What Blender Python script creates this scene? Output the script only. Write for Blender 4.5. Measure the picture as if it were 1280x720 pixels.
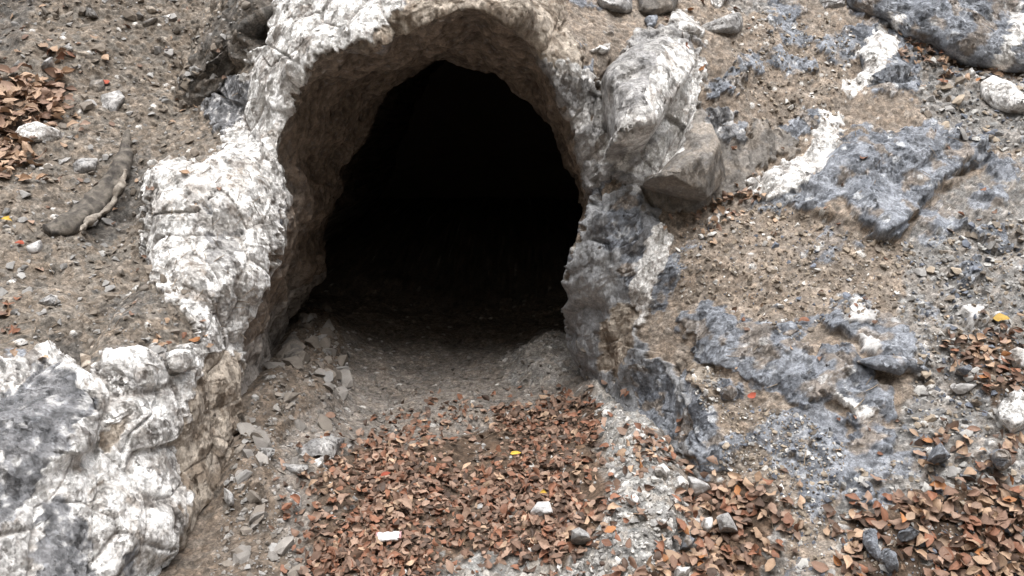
import bpy, math, random
import numpy as np
from mathutils import Vector, Matrix, Quaternion

for o in list(bpy.data.objects):
    bpy.data.objects.remove(o, do_unlink=True)
SC = bpy.context.scene
COL = SC.collection
R = math.radians

# ------------------------------------------------------------------ camera
EYE = np.array([0.0, 0.0, 1.6])
PITCH, FPX = R(15.0), 931.0
cam = bpy.data.cameras.new("camera")
cam.sensor_width = 36.0
cam.lens = 36.0 * FPX / 1280.0
cam.clip_start, cam.clip_end = 0.05, 2000.0
cam_ob = bpy.data.objects.new("camera", cam)
cam_ob.location = EYE
cam_ob.rotation_euler = (R(90) - PITCH, 0, 0)
COL.objects.link(cam_ob)
SC.camera = cam_ob

# ------------------------------------------------------------------ overcast daylight
SUN_EL, SUN_ROT = R(80), R(165)
world = bpy.data.worlds.new("World")
SC.world = world
world.use_nodes = True
wn, wl = world.node_tree.nodes, world.node_tree.links
bg = wn["Background"]
sky = wn.new("ShaderNodeTexSky")
sky.sky_type = 'NISHITA'
sky.sun_disc = False
sky.sun_elevation, sky.sun_rotation = SUN_EL, SUN_ROT
sky.air_density, sky.dust_density, sky.ozone_density = 1.0, 5.0, 1.0
hsv = wn.new("ShaderNodeHueSaturation")
hsv.inputs["Saturation"].default_value = 0.22
wl.new(sky.outputs[0], hsv.inputs["Color"])
wl.new(hsv.outputs[0], bg.inputs["Color"])
bg.inputs["Strength"].default_value = 0.13
sun = bpy.data.lights.new("sun", 'SUN')
sun.energy, sun.angle, sun.color = 1.5, R(60), (1.0, 0.97, 0.93)
sun_ob = bpy.data.objects.new("sun", sun)
sdir = Vector((math.sin(SUN_ROT) * math.cos(SUN_EL), math.cos(SUN_ROT) * math.cos(SUN_EL), math.sin(SUN_EL)))
sun_ob.rotation_euler = sdir.to_track_quat('Z', 'Y').to_euler()
sun_ob.location = (0, -3, 12)
COL.objects.link(sun_ob)
vs = SC.view_settings
vs.view_transform, vs.look, vs.gamma, vs.exposure = 'Standard', 'None', 1.0, 1.10
SC.display_settings.display_device = 'sRGB'

# ------------------------------------------------------------------ survey helpers (sight lines from the camera station)
CP, SP = math.cos(PITCH), math.sin(PITCH)
def ray(px, py):
    a = (np.asarray(px, float) - 640) / FPX
    b = (360 - np.asarray(py, float)) / FPX
    return np.stack([a, CP + b * SP, -SP + b * CP], -1)
def at(px, py, y):
    d = ray(px, py)
    return EYE + d * (np.asarray(y, float) / d[..., 1])[..., None]
def proj(P):
    q = P - EYE
    f = q[..., 1] * CP - q[..., 2] * SP
    u = q[..., 1] * SP + q[..., 2] * CP
    f = np.maximum(f, 0.05)
    return 640 + FPX * q[..., 0] / f, 360 - FPX * u / f

# ------------------------------------------------------------------ noise
F = np.float32
def _h(ix, iy, iz, s):
    h = (ix.astype(np.uint32) * np.uint32(374761393) + iy.astype(np.uint32) * np.uint32(668265263)
         + iz.astype(np.uint32) * np.uint32(3266489917) + np.uint32((s * 974711) & 0xffffffff))
    h = (h ^ (h >> np.uint32(16))) * np.uint32(2146121005)
    h = (h ^ (h >> np.uint32(15))) * np.uint32(2221713035)
    return h ^ (h >> np.uint32(16))
def _u(h):
    return (h & np.uint32(0xffff)).astype(F) * F(1 / 65535.0)
def perlin(P, scale, seed=0):
    p = (P / scale).astype(F) + F(1000)
    i = np.floor(p).astype(np.int64); f = p - i.astype(F)
    w = f * f * f * (f * (f * 6 - 15) + 10)
    out = 0
    for dx in (0, 1):
        wx = w[:, 0] if dx else 1 - w[:, 0]
        for dy in (0, 1):
            wy = w[:, 1] if dy else 1 - w[:, 1]
            for dz in (0, 1):
                wz = w[:, 2] if dz else 1 - w[:, 2]
                h = _h(i[:, 0] + dx, i[:, 1] + dy, i[:, 2] + dz, seed)
                gx = (h & np.uint32(1023)).astype(F) / F(511.5) - 1
                gy = ((h >> np.uint32(10)) & np.uint32(1023)).astype(F) / F(511.5) - 1
                gz = ((h >> np.uint32(20)) & np.uint32(1023)).astype(F) / F(511.5) - 1
                out = out + wx * wy * wz * (gx * (f[:, 0] - dx) + gy * (f[:, 1] - dy) + gz * (f[:, 2] - dz))
    return out * F(1.5)
def fbm(P, scale, octs=4, seed=0, gain=0.5):
    s, a = 0, 1.0
    for k in range(octs):
        s = s + a * perlin(P, scale / 2 ** k, seed + 17 * k)
        a *= gain
    return s
def worley(P, scale, seed=0):
    """nearest-cell data: distance, second distance, three random numbers of the cell, offset from its centre"""
    p = (P / scale).astype(F) + F(1000)
    i = np.floor(p - F(0.5)).astype(np.int64)
    n = len(p)
    d1 = np.full(n, 9, F); d2 = np.full(n, 9, F)
    hid = np.zeros(n, np.uint32); off = np.zeros((n, 3), F)
    for dx in (0, 1):
        for dy in (0, 1):
            for dz in (0, 1):
                cx, cy, cz = i[:, 0] + dx, i[:, 1] + dy, i[:, 2] + dz
                h = _h(cx, cy, cz, seed)
                h2 = _h(cx, cy, cz, seed + 91)
                q = np.stack([p[:, 0] - cx - F(.15) - F(.7) * _u(h), p[:, 1] - cy - F(.15) - F(.7) * _u(h >> np.uint32(16)),
                              p[:, 2] - cz - F(.15) - F(.7) * _u(h2)], -1)
                d = (q * q).sum(-1)
                near = d < d1
                d2 = np.where(near, d1, np.minimum(d2, d))
                d1 = np.where(near, d, d1)
                hid = np.where(near, h2, hid)
                off = np.where(near[:, None], q, off)
    hb = _h(hid.astype(np.int64), hid.astype(np.int64) * 0 + 7, hid.astype(np.int64) * 0, seed + 5)
    return np.sqrt(d1), np.sqrt(d2), _u(hid >> np.uint32(8)), _u(hb), _u(hb >> np.uint32(16)), off
def facet(P, scale, seed):
    d1, d2, a, b, c, off = worley(P, scale, seed)
    g = off[:, 0] * (a - F(.5)) + off[:, 1] * (b - F(.5)) + off[:, 2] * (c - F(.5))
    return g * F(2) + (a - F(.5)) * F(.7), d2 - d1, b
def plates(P, scale, seed, lam=.5, tilt=1.5):
    """continuous broken facets: the highest of many tilted plates; also the distance to the crease and the plate's random number"""
    p = (P / scale).astype(F) + F(1000)
    i = np.floor(p).astype(np.int64); n = len(p)
    b1 = np.full(n, -9, F); b2 = np.full(n, -9, F); hid = np.zeros(n, np.uint32)
    for dx in (-1, 0, 1):
        for dy in (-1, 0, 1):
            for dz in (-1, 0, 1):
                cx, cy, cz = i[:, 0] + dx, i[:, 1] + dy, i[:, 2] + dz
                h = _h(cx, cy, cz, seed); h2 = _h(cx, cy, cz, seed + 91)
                qx = p[:, 0] - cx - _u(h); qy = p[:, 1] - cy - _u(h >> np.uint32(16)); qz = p[:, 2] - cz - _u(h2)
                g1 = ((h2 >> np.uint32(4)) & np.uint32(255)).astype(F) / F(255) - F(.5)
                g2 = ((h2 >> np.uint32(12)) & np.uint32(255)).astype(F) / F(255) - F(.5)
                g3 = ((h2 >> np.uint32(20)) & np.uint32(255)).astype(F) / F(255) - F(.5)
                v = F(tilt) * (g1 * qx + g2 * qy + g3 * qz) - F(lam) * (qx * qx + qy * qy + qz * qz) + F(.3) * g1
                up = v > b1
                b2 = np.where(up, b1, np.maximum(b2, v)); b1 = np.where(up, v, b1); hid = np.where(up, h, hid)
    return b1 - F(.1), b1 - b2, _u(_h(hid.astype(np.int64), hid.astype(np.int64) * 0 + 3, hid.astype(np.int64) * 0, seed))
def sst(a, b, x):
    t = np.clip((x - a) / (b - a), 0, 1)
    return t * t * (3 - 2 * t)
def lerp(a, b, t):
    return a + (b - a) * t

# ------------------------------------------------------------------ thin plate fit of surveyed points
def tps(pts, vals, lam=2e-3):
    pts = np.asarray(pts, float); vals = np.asarray(vals, float); n = len(pts)
    r2 = ((pts[:, None] - pts[None]) ** 2).sum(-1)
    K = 0.5 * r2 * np.log(r2 + 1e-12) + lam * np.eye(n)
    P = np.c_[np.ones(n), pts]
    A = np.block([[K, P], [P.T, np.zeros((3, 3))]])
    c = np.linalg.solve(A, np.r_[vals, 0, 0, 0])
    def f(q):
        q = np.asarray(q, float); out = np.empty(len(q))
        for s in range(0, len(q), 60000):
            b = q[s:s + 60000]
            r = ((b[:, None] - pts[None]) ** 2).sum(-1)
            out[s:s + 60000] = (0.5 * r * np.log(r + 1e-12)) @ c[:n] + c[n] + b @ c[n + 1:]
        return out
    return f

FACE = [(0,0,4.4),(0,150,3.7),(0,280,3.1),(0,400,2.62),(0,450,2.38),(0,560,2.08),(0,719,1.78),(120,440,2.5),(120,560,2.25),
 (120,719,1.95),(190,719,2.12),(60,620,2.0),(150,0,4.5),(150,150,3.9),(150,300,3.25),(150,400,2.85),(250,0,4.6),(250,140,4.05),
 (340,60,3.8),(300,180,3.6),(220,230,3.32),(270,280,3.2),(200,330,3.1),(290,400,3.02),(270,470,2.85),(230,600,2.42),(285,520,2.85),
 (345,180,3.55),(340,300,3.3),(300,420,3.06),(380,80,3.56),(430,65,3.56),(530,20,3.57),(600,5,3.59),(660,20,3.6),(700,80,3.6),
 (500,-40,3.85),(720,130,3.68),(745,240,3.62),(720,330,3.62),(715,400,3.7),(780,330,3.5),(780,450,3.45),(830,560,3.02),(830,400,3.35),
 (850,480,3.1),(900,260,3.6),(900,400,3.15),(900,550,2.82),(900,700,2.4),(1000,100,4.1),(1000,260,3.55),(1000,400,3.08),(1000,550,2.66),
 (1000,700,2.28),(1150,0,4.6),(1150,100,4.15),(1150,260,3.48),(1150,400,2.98),(1150,550,2.56),(1150,719,2.17),(1280,0,4.6),
 (1280,100,4.15),(1280,260,3.43),(1280,400,2.92),(1280,550,2.5),(1280,719,2.15),(720,0,4.05),(850,60,4.0),(800,130,3.72),(940,0,4.5)]
fp = [at(*p) for p in FACE]
fp += [np.array(p, float) for p in [(-3,6.4,4),(0,6.5,4),(3,6.6,4),(-6,6,4),(6,6.2,4),(-5,3.6,2),(5,4.4,2),(-3.6,1.2,.2),(3.5,2.0,0),
      (-2,.6,-.8),(2,1.2,-.8),(-5,.4,-.8),(5,1,-.8),(0,12,9),(-9,12,9),(9,12,9),(0,1.6,-.8)]]
fp = np.array(fp)
face_y0 = tps(fp[:, [0, 2]], fp[:, 1])
def face_y(x, z):
    zc = np.minimum(z, 9.0); xc = np.clip(x, -9, 9)
    return face_y0(np.stack([xc, zc], -1)) + np.maximum(z - 9, 0) * 1.3

# ------------------------------------------------------------------ rim of the opening and the adit behind it
CX, CZ = -0.35, 0.25
rim3 = [np.array((.43,3.8,-.22)), at(735,470,3.8), at(720,440,3.75), at(713,395,3.7), at(716,340,3.62), at(729,300,3.62), at(744,255,3.62),
        at(736,205,3.64), at(722,150,3.68), at(697,108,3.60), at(667,52,3.58), at(640,24,3.58), at(600,8,3.58), at(565,14,3.57),
        at(530,27,3.56), at(480,46,3.55), at(430,62,3.55), at(392,82,3.55), at(370,108,3.62), at(352,150,3.58), at(343,185,3.54),
        at(349,220,3.55), at(347,260,3.45), at(341,300,3.35), at(322,350,3.24), at(307,400,3.14), at(299,440,3.06), at(288,490,2.95),
        at(290,530,2.86), at(272,600,2.62), at(228,660,2.38), at(192,719,2.17), np.array((-1.22,1.9,-.2))]
inn3 = [np.array((.6,4.6,-.3)), np.array((.6,4.6,.2)), np.array((.58,4.6,.5)), at(733,300,4.3), at(726,250,4.3), at(700,180,4.5), at(660,120,4.55),
        at(600,84,4.55), at(545,78,4.55), at(480,110,4.55), at(441,180,4.6), at(425,240,4.6), at(402,320,4.6), at(374,392,4.7),
        np.array((-1.46,4.6,.05)), np.array((-1.5,4.5,-.3))]
def loop(pts, th):
    p = np.array(pts); t = np.degrees(np.arctan2(p[:, 2] - CZ, p[:, 0] - CX)); t = np.where(t < -90, t + 360, t)
    o = np.argsort(t); t, p = t[o], p[o]
    r = np.hypot(p[:, 0] - CX, p[:, 2] - CZ)
    rr = np.interp(th, t, r); yy = np.interp(th, t, p[:, 1])
    k = np.ones(9) / 9
    sm = lambda v: np.convolve(np.pad(v, 4, mode='edge'), k, 'valid')
    return sm(rr), sm(yy)
def fan(th):
    """sampling of the rim by angle: lengths to the edge of the worked face and the slope spacing of neighbouring columns"""
    r_, y_ = loop(rim3, th); c_, s_ = np.cos(np.radians(th)), np.sin(np.radians(th))
    pr = np.linspace(0, 3.1, 120)[:, None]; x_ = CX + (r_ + pr) * c_; z_ = CZ + (r_ + pr) * s_
    p = np.stack([x_, face_y(x_.ravel(), z_.ravel()).reshape(x_.shape), z_], -1)
    qx, qy = proj(p.reshape(-1, 3)); o_ = ((qx > -100) & (qx < 1380) & (qy > -100) & (qy < 820)).reshape(x_.shape)
    gap = np.linalg.norm(np.gradient(p, axis=1), axis=-1)
    return np.array([np.quantile(gap[o_[:, j], j], .75) if o_[:, j].any() else .004 for j in range(len(th))])
NT = 1700
TH0 = np.linspace(-22, 206, 500)
den = np.convolve(np.pad(fan(TH0), 12, mode='edge'), np.ones(25) / 25, 'valid')
den = np.clip(den, den.mean() * .35, den.mean() * 3)
cum = np.r_[0, np.cumsum((den[1:] + den[:-1]) / 2)]
TH = np.interp(np.linspace(0, cum[-1], NT), cum, TH0); THR = np.radians(TH)
rimR, rimY = loop(rim3, np.linspace(-22, 206, 1400)); rimR, rimY = (np.interp(TH, np.linspace(-22, 206, 1400), v) for v in (rimR, rimY))
innR, innY = loop(inn3, np.linspace(-22, 206, 1400)); innR, innY = (np.interp(TH, np.linspace(-22, 206, 1400), v) for v in (innR, innY))
ct, st = np.cos(THR), np.sin(THR)
arc = np.stack([ct * .9, st * .9, ct * 0 + 3.3], -1)
rimR = rimR + fbm(arc, .22, 3, 611) * .035 * sst(-8, 10, TH) * (1 - sst(170, 190, TH))
rimY = rimY + fbm(arc, .26, 3, 612) * .07 * sst(-8, 10, TH) * (1 - sst(170, 190, TH))
innR = innR + fbm(arc, .30, 3, 613) * .04

# ------------------------------------------------------------------ patches of rock and soil traced on the slope
MX, MY = 400, 300
def raster(polys):
    m = np.zeros((720 + 2 * MY, 1280 + 2 * MX), F)
    for P in polys:
        P = np.array(P, float) + (MX, MY)
        x0, y0 = np.maximum(np.floor(P.min(0)).astype(int), 0); x1, y1 = np.ceil(P.max(0)).astype(int) + 1
        x1 = min(x1, m.shape[1]); y1 = min(y1, m.shape[0])
        xs, ys = np.meshgrid(np.arange(x0, x1) + .5, np.arange(y0, y1) + .5)
        ins = np.zeros(xs.shape, bool)
        for (ax, ay), (bx, by) in zip(P, np.roll(P, -1, 0)):
            if ay == by: continue
            c = (ay > ys) != (by > ys)
            ins ^= c & (xs < (bx - ax) * (ys - ay) / (by - ay) + ax)
        m[y0:y1, x0:x1][ins] = 1
    return m
def blur(m, r):
    for ax in (0, 1):
        for _ in range(2):
            c = np.cumsum(np.pad(m, [(r + 1, r) if k == ax else (0, 0) for k in (0, 1)], mode='edge'), axis=ax, dtype=np.float64)
            n = m.shape[ax]
            m = ((np.take(c, range(2 * r + 1, 2 * r + 1 + n), ax) - np.take(c, range(0, n), ax)) / (2 * r + 1)).astype(F)
    return m
def samp(m, px, py):
    x = np.clip(px + MX - .5, 0, m.shape[1] - 1.01); y = np.clip(py + MY - .5, 0, m.shape[0] - 1.01)
    ix, iy = x.astype(int), y.astype(int); fx, fy = (x - ix).astype(F), (y - iy).astype(F)
    return (m[iy, ix] * (1 - fx) * (1 - fy) + m[iy, ix + 1] * fx * (1 - fy) + m[iy + 1, ix] * (1 - fx) * fy + m[iy + 1, ix + 1] * fx * fy)

PATCH = [  # kind, outlines; later ones lie over earlier ones
 ('left_soil', [[(-400,-300),(360,-300),(350,0),(330,60),(300,140),(280,200),(190,230),(190,330),(270,400),(265,440),(200,470),(120,480),(60,440),(-400,470)]]),
 ('gravel', [[(1130,300),(1200,225),(1290,190),(1700,190),(1700,800),(1080,800),(1040,640),(1100,560),(1140,500),(1120,400)],
             [(700,470),(760,480),(830,560),(880,590),(900,640),(980,660),(980,800),(700,800)],
             [(1140,60),(1290,85),(1290,190),(1200,180),(1150,140)], [(1010,-10),(960,20),(900,10),(890,-60),(1050,-60)]]),
 ('gap_shade', [[(865,600),(945,605),(975,640),(960,690),(935,730),(800,730),(810,695),(858,655)], [(1060,650),(1095,635),(1150,608),(1250,600),(1290,640),(1290,740),(1060,740)],
    [(1190,430),(1250,420),(1290,445),(1290,500),(1240,505)], [(-40,108),(55,108),(72,130),(72,150),(35,165),(20,215),(-40,225)], [(1135,55),(1180,70),(1290,90),(1290,97),(1200,90)]]),  # ground under the slope drifts, darkened as shade between the leaves
 ('dark_soil', [[(228,125),(240,85),(285,15),(320,-60),(360,-60),(340,20),(325,50),(300,78),(275,112),(250,130)],
                [(-60,-60),(60,-60),(45,20),(20,60),(-60,70)], [(90,275),(150,215),(190,170),(195,230),(160,290),(120,300)],
                [(120,395),(180,360),(200,385),(150,410)],[(50,430),(90,425),(120,450),(110,470),(80,450)]]),
 ('white', [[(184,222),(200,205),(230,203),(255,210),(275,190),(283,150),(300,140),(305,95),(330,90),(312,70),(330,40),(352,-60),(500,-60),(510,15),
    (490,32),(470,42),(440,54),(410,64),(388,80),(374,99),(367,120),(357,152),(346,182),(352,215),(354,250),(344,300),(328,345),(313,372),
    (305,402),(301,440),(293,470),(292,525),(272,570),(250,610),(232,645),(207,690),(180,730),(150,800),(-400,800),(-400,470),(0,462),(30,455),(55,440),(90,455),
    (115,484),(130,440),(165,445),(190,430),(205,452),(228,436),(238,402),(226,385),(200,365),(186,335),(184,300),(190,260)]]),
 ('cream', [[(505,-60),(720,-60),(705,25),(665,62),(620,45),(600,18),(560,22),(520,38),(480,52),(440,62),(475,35),(505,15)],
    [(228,490),(262,440),(294,440),(294,525),(275,580),(235,625),(212,560)], [(128,530),(150,535),(148,570),(126,565)],
    [(640,20),(705,30),(725,80),(700,110),(670,70)], [(215,640),(262,560),(290,560),(270,640),(240,690),(215,690)]]),
 ('slate', [[(-30,515),(25,490),(45,465),(70,462),(90,482),(110,497),(125,502),(110,520),(90,532),(75,562),(50,590),(20,582),(-30,560)],
    [(55,640),(60,620),(80,625),(95,650),(110,690),(100,740),(35,740),(45,680)], [(150,690),(165,668),(160,740),(145,740)],
    [(255,130),(300,95),(320,112),(302,140),(275,168),(262,152)], [(-30,590),(25,570),(55,600),(30,640),(10,655),(-30,660)],
    [(250,262),(268,252),(264,275)]]),
 ('grey', [[(660,60),(700,85),(722,95),(748,108),(738,160),(752,228),(742,255),(722,165),(697,115)],
   ]),
 ('jamb', [[(740,250),(800,232),(822,268),(834,300),(815,340),(800,400),(810,440),(845,450),(875,520),(900,575),(840,566),(800,525),(760,492),(728,470),(712,440),(708,360),(726,300)],
   ]),
 ('grey', [[(755,90),(800,40),(860,40),(880,90),(860,200),(800,245),(745,225),(735,150)], [(255,305),(300,290),(290,320),(262,335)],
    [(250,265),(265,255),(262,272)]]),
 ('brown_rock', [[(850,150),(868,135),(935,170),(950,205),(930,245),(860,265),(800,262),(800,236),(845,190)], [(940,150),(985,165),(1000,190),(960,205),(935,195)]]),
 ('slate', [[(880,138),(900,132),(915,148),(932,172),(925,185),(900,172),(880,162)]]),
 ('blue', [[(1000,262),(962,252),(1010,225),(1040,190),(1060,160),(1110,165),(1150,160),(1200,175),(1238,180),(1232,205),(1200,215),(1180,225),(1165,245),
    (1145,265),(1120,302),(1090,302),(1070,272),(1050,252)], [(1145,265),(1170,255),(1208,282),(1198,297),(1150,292)],
    [(955,30),(985,20),(1010,45),(1022,62),(990,57),(960,45)], [(1020,65),(1040,45),(1080,30),(1102,28),(1085,62),(1060,82),(1030,77)],
    [(960,0),(1012,8),(1000,22),(965,17)], [(915,70),(962,65),(957,87),(930,92)], [(880,105),(930,85),(925,117),(890,124)],
    [(1010,75),(1030,85),(1000,92),(960,85),(975,72)], [(975,160),(1000,142),(1030,140),(1020,165),(990,178)],
    [(1212,240),(1240,230),(1263,250),(1235,260)], [(1230,205),(1270,198),(1278,225),(1235,228)], [(1218,290),(1255,280),(1267,310),(1230,312)],
    [(1195,330),(1225,322),(1227,350),(1200,357)], [(855,400),(880,378),(900,373),(915,393),(950,393),(980,408),(992,430),(1020,450),(1060,440),
    (1090,468),(1112,500),(1118,528),(1080,512),(1050,502),(1020,497),(1005,512),(970,492),(930,472),(895,452),(868,440)],
    [(1030,400),(1050,370),(1080,362),(1095,385),(1132,412),(1142,430),(1158,460),(1140,472),(1110,467),(1085,447),(1060,430)],
    [(1055,522),(1080,515),(1122,540),(1117,562),(1090,557),(1060,547)], [(1015,550),(1038,543),(1042,577),(1025,583)],
    [(1043,593),(1070,593),(1098,620),(1087,632),(1060,622)], [(982,567),(1005,555),(1012,577),(990,577)],
    [(868,510),(885,498),(905,545),(922,577),(890,592),(868,562)], [(828,320),(850,318),(857,342),(837,372),(813,402),(820,350)],
    [(755,270),(790,245),(805,270),(800,300),(775,320),(755,310)], [(780,320),(812,310),(815,335),(800,370),(775,345)],
    [(895,480),(925,475),(930,495),(905,500)], [(790,455),(830,450),(860,510),(870,560),(835,545),(800,510)], [(970,410),(1000,405),(1000,420),(975,425)],
    [(1045,-60),(1300,-60),(1400,90),(1250,86),(1180,66),(1130,48),(1060,10)], [(1125,45),(1150,75),(1145,112),(1100,122),(1080,112),(1110,80)]]),
 ('pale', [[(1058,385),(1075,378),(1096,390),(1091,406),(1065,406)], [(1072,425),(1105,433),(1102,447),(1078,442)], [(1190,395),(1225,385),(1232,410),(1215,415)]]),
 ('vein', [[(830,280),(840,300),(828,340),(815,375),(800,412),(782,395),(795,350),(804,310),(818,286)], [(880,275),(905,260),(913,267),(890,291)],
    [(935,228),(960,212),(1000,197),(1018,172),(1026,140),(1050,138),(1054,155),(1042,190),(1027,212),(1006,232),(966,252),(945,248)],
    [(1055,112),(1075,95),(1086,100),(1066,121)], [(1030,497),(1060,498),(1090,517),(1082,528),(1056,510)], [(690,73),(718,86),(748,98),(740,108),(722,100),(700,95)],
    [(740,66),(757,60),(754,76)], [(806,110),(836,50),(880,80),(872,135),(852,188),(817,224),(760,210),(738,186),(764,152),(800,150)],
    [(1266,14),(1284,28),(1272,60),(1254,84),(1240,80),(1254,45)], [(1073,65),(1098,36),(1121,47),(1122,62),(1105,92),(1080,107),(1048,118),(1052,100),(1080,90)],
    [(1110,22),(1126,20),(1127,38),(1116,36)],[(840,14),(857,18),(878,38),(874,51),(850,40)]]),
 ('cream', [[(775,378),(803,385),(792,440),(776,475),(752,455),(758,402)], [(860,455),(890,455),(905,480),(890,500),(865,480)]]),
]
_cache = []
for kind, polys in PATCH:
    _cache.append((kind, blur(raster(polys), 2)))
CRACK = [([(318,52),(345,61),(366,76)],2.5,.05),([(153,580),(157,545),(178,522),(186,492)],2.5,.04),([(113,488),(118,545),(124,590),(108,650),(115,720)],2.0,.03),
 ([(740,168),(745,112),(762,80)],2.5,.04),([(936,243),(950,228),(958,210)],2.5,.05),
 ([(1102,304),(1125,285),(1150,268)],3.5,.05),([(735,250),(752,262),(748,225)],3.5,.06),([(742,300),(760,305),(765,330)],2.5,.04),
 ([(225,640),(235,600),(222,560)],2.5,.03),([(180,470),(190,520)],2,.03),([(205,470),(235,465)],2.5,.03),([(270,110),(288,130),(282,70)],2.5,.05),
 ([(800,238),(815,262)],2.5,.06),([(812,270),(835,290)],2.5,.04),([(1230,205),(1205,216),(1180,225)],3.5,.05),([(700,40),(712,20)],2.5,.05),([(845,455),(862,505),(880,560)],2.5,.03),
 ([(1060,430),(1040,452),(1060,465)],2,.03),([(600,18),(612,30),(592,50)],3,.05)]
def cracks(px, py):
    out = np.zeros(len(px), F)
    for pl, w, dep in CRACK:
        pl = np.array(pl, float)
        sel = np.where((px > pl[:, 0].min() - 15) & (px < pl[:, 0].max() + 15) & (py > pl[:, 1].min() - 15) & (py < pl[:, 1].max() + 15))[0]
        if not len(sel): continue
        q = np.stack([px[sel], py[sel]], -1); d = np.full(len(sel), 1e9)
        for a, b in zip(pl[:-1], pl[1:]):
            t = np.clip(((q - a) @ (b - a)) / ((b - a) @ (b - a)), 0, 1)
            d = np.minimum(d, np.hypot(*(q - a - t[:, None] * (b - a)).T))
        d = d + perlin(np.c_[q, np.zeros(len(q))], 14., 9) * 3.0; out[sel] = np.maximum(out[sel], dep * .55 * np.exp(-(np.clip(d, 0, None) / (w * .7)) ** 2))
    return out

# colours (base colours of the materials; shade between drift leaves painted in)
C3 = lambda r, g, b: np.array([r, g, b], F)
def surface(P, W, seed=0):
    """displacement along the normal and base colour for points P whose make-up is the dict of weights W"""
    n = len(P)
    Pw = P + np.stack([perlin(P, .16, 61), perlin(P, .16, 62), perlin(P, .16, 63)], -1) * .035
    big = fbm(P, .5, 3, seed + 1)
    med = fbm(Pw, .14, 4, seed + 2)
    fine = fbm(Pw, .036, 2, seed + 3, .5)
    rot = np.array([[.86, .35, -.36], [-.41, .9, -.1], [.3, .24, .92]], F)
    Pr = (P + np.stack([perlin(P, .3, 64), perlin(P, .3, 65), perlin(P, .3, 66)], -1) * .03) @ rot.T
    fa1, e1, c1 = plates(Pr * np.array([1, 1.1, .62], F), .17, seed + 4)
    fa2, e2, c2 = plates(Pr * np.array([1, 1, .7], F), .062, seed + 5); fa2 = -fa2
    fa3, e3, c3 = facet(P + fine[:, None] * .004, .03, seed + 6)
    g1 = worley(Pw * .6 + P * .4, .034, seed + 7)
    g2 = worley(P, .022, seed + 8)
    dome1 = np.clip(.55 - g1[0], 0, 1) * (g1[2] > .45)
    dome2 = np.clip(.55 - g2[0], 0, 1) * (g2[2] > .25)
    rid = 1 - np.abs(fbm(Pw, .10, 3, seed + 9)) * 2.2
    speck = sst(.25, .5, fine)
    blot = sst(-.1, .35, fbm(Pw, .09, 4, seed + 10))
    g1b, g1c, g2b, g2c = g1[3], g1[4], g2[3], g2[4]
    vein = np.exp(-(fbm(Pw * np.array([1, 1, .55]), .22, 3, seed + 11) / .018) ** 2) * sst(0, .3, fbm(P, .35, 2, seed + 12))
    vein2 = np.exp(-(fbm(Pw, .11, 2, seed + 13) / .03) ** 2) * sst(.05, .3, fbm(P, .2, 2, seed + 14))
    # displacement per kind
    peb = sst(-.25, .25, fbm(P, .30, 3, seed + 16))
    soil_d = big * .03 + fa1 * .030 + med * .010 + fine * .004 + (dome1 * .020 + dome2 * .011) * (.35 + .65 * peb)
    grav_d = big * .03 + med * .014 + fine * .005 + dome1 * .036 + dome2 * .018
    gro1, gro2 = np.exp(-(e1 / .035) ** 2), np.exp(-(e2 / .05) ** 2)
    rock_d = big * .04 + fa1 * .085 + fa2 * .020 + fa3 * .003 + fine * .0025 - .010 * gro1 * (c1 > .4) - .003 * gro2
    whit_d = big * .04 + fa1 * .075 + fa2 * .024 + med * .007 + fa3 * .004 + fine * .0025 - .010 * gro1 * (c1 > .5) - .003 * gro2
    tun_d = big * .05 + fa1 * .07 + med * .020 + fa2 * .022 + fine * .006
    # colour per kind
    one = np.ones(n, F)[:, None]
    gr1 = np.where((g1[2] > .45)[:, None] & (g1[0] < .45)[:, None], (.55 + 1.0 * g1b ** 1.6)[:, None], 1.0)
    gr2 = np.where((g2[2] > .25)[:, None] & (g2[0] < .5)[:, None], (.6 + .85 * g2b ** 1.4)[:, None], .85)
    mott = (1 + .28 * med + .25 * fine)[:, None]
    warmc = lerp(C3(1.05, 1.0, .95), C3(.95, 1.0, 1.05), g1c[:, None])
    white_pb = ((g1[2] > .965) & (g1[0] < .42))[:, None]
    bare = sst(.05, .08, fa1 * .7 + fa2 * .25 + fbm(P, .22, 4, seed + 18) * .4 - .12) * sst(.42, .48, c1 + .2 * med)
    def soil(c, pale=.62, con=1.0):
        v = c * (gr1 * gr2 * mott * warmc) ** con
        return np.where(white_pb, C3(pale, pale * .97, pale * .93), v)
    st = np.clip(blot * .75 + speck * .35 - rid * .12, 0, 1)[:, None]
    white = lerp(C3(.83, .822, .81), lerp(C3(.36, .315, .275), C3(.27, .265, .265), c1[:, None]), np.clip(st * st * .95 + (.45 * (c2 > .86))[:, None] * st, 0, 1)) * (1 + .10 * fine)[:, None]
    white = lerp(white, C3(.19, .165, .145), (np.clip(.85 * gro1 * (c1 > .45) + .45 * gro2 * (c2 > .5), 0, 1) * .8)[:, None])   # darker along the plate creases
    cream = lerp(C3(.47, .41, .345), C3(.18, .14, .105), np.clip(blot + .5 * speck, 0, 1)[:, None] * .85) * mott
    grey = lerp(C3(.29, .285, .285), C3(.43, .42, .41), c2[:, None]) * (1 + .3 * med + .3 * fine)[:, None]
    grey = lerp(grey, C3(.66, .65, .63), np.clip(vein2 * .2, 0, 1)[:, None])
    blue = lerp(C3(.125, .136, .158), C3(.30, .318, .352), np.clip(c2 * .55 + c3 * .35 + med * .3, 0, 1)[:, None]) * (1 + .3 * fine)[:, None]
    blue = lerp(blue, C3(.27, .228, .19) * gr2, (sst(.15, .35, fbm(P, .12, 4, seed + 15) + .25 * fa2) * .8)[:, None])
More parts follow.
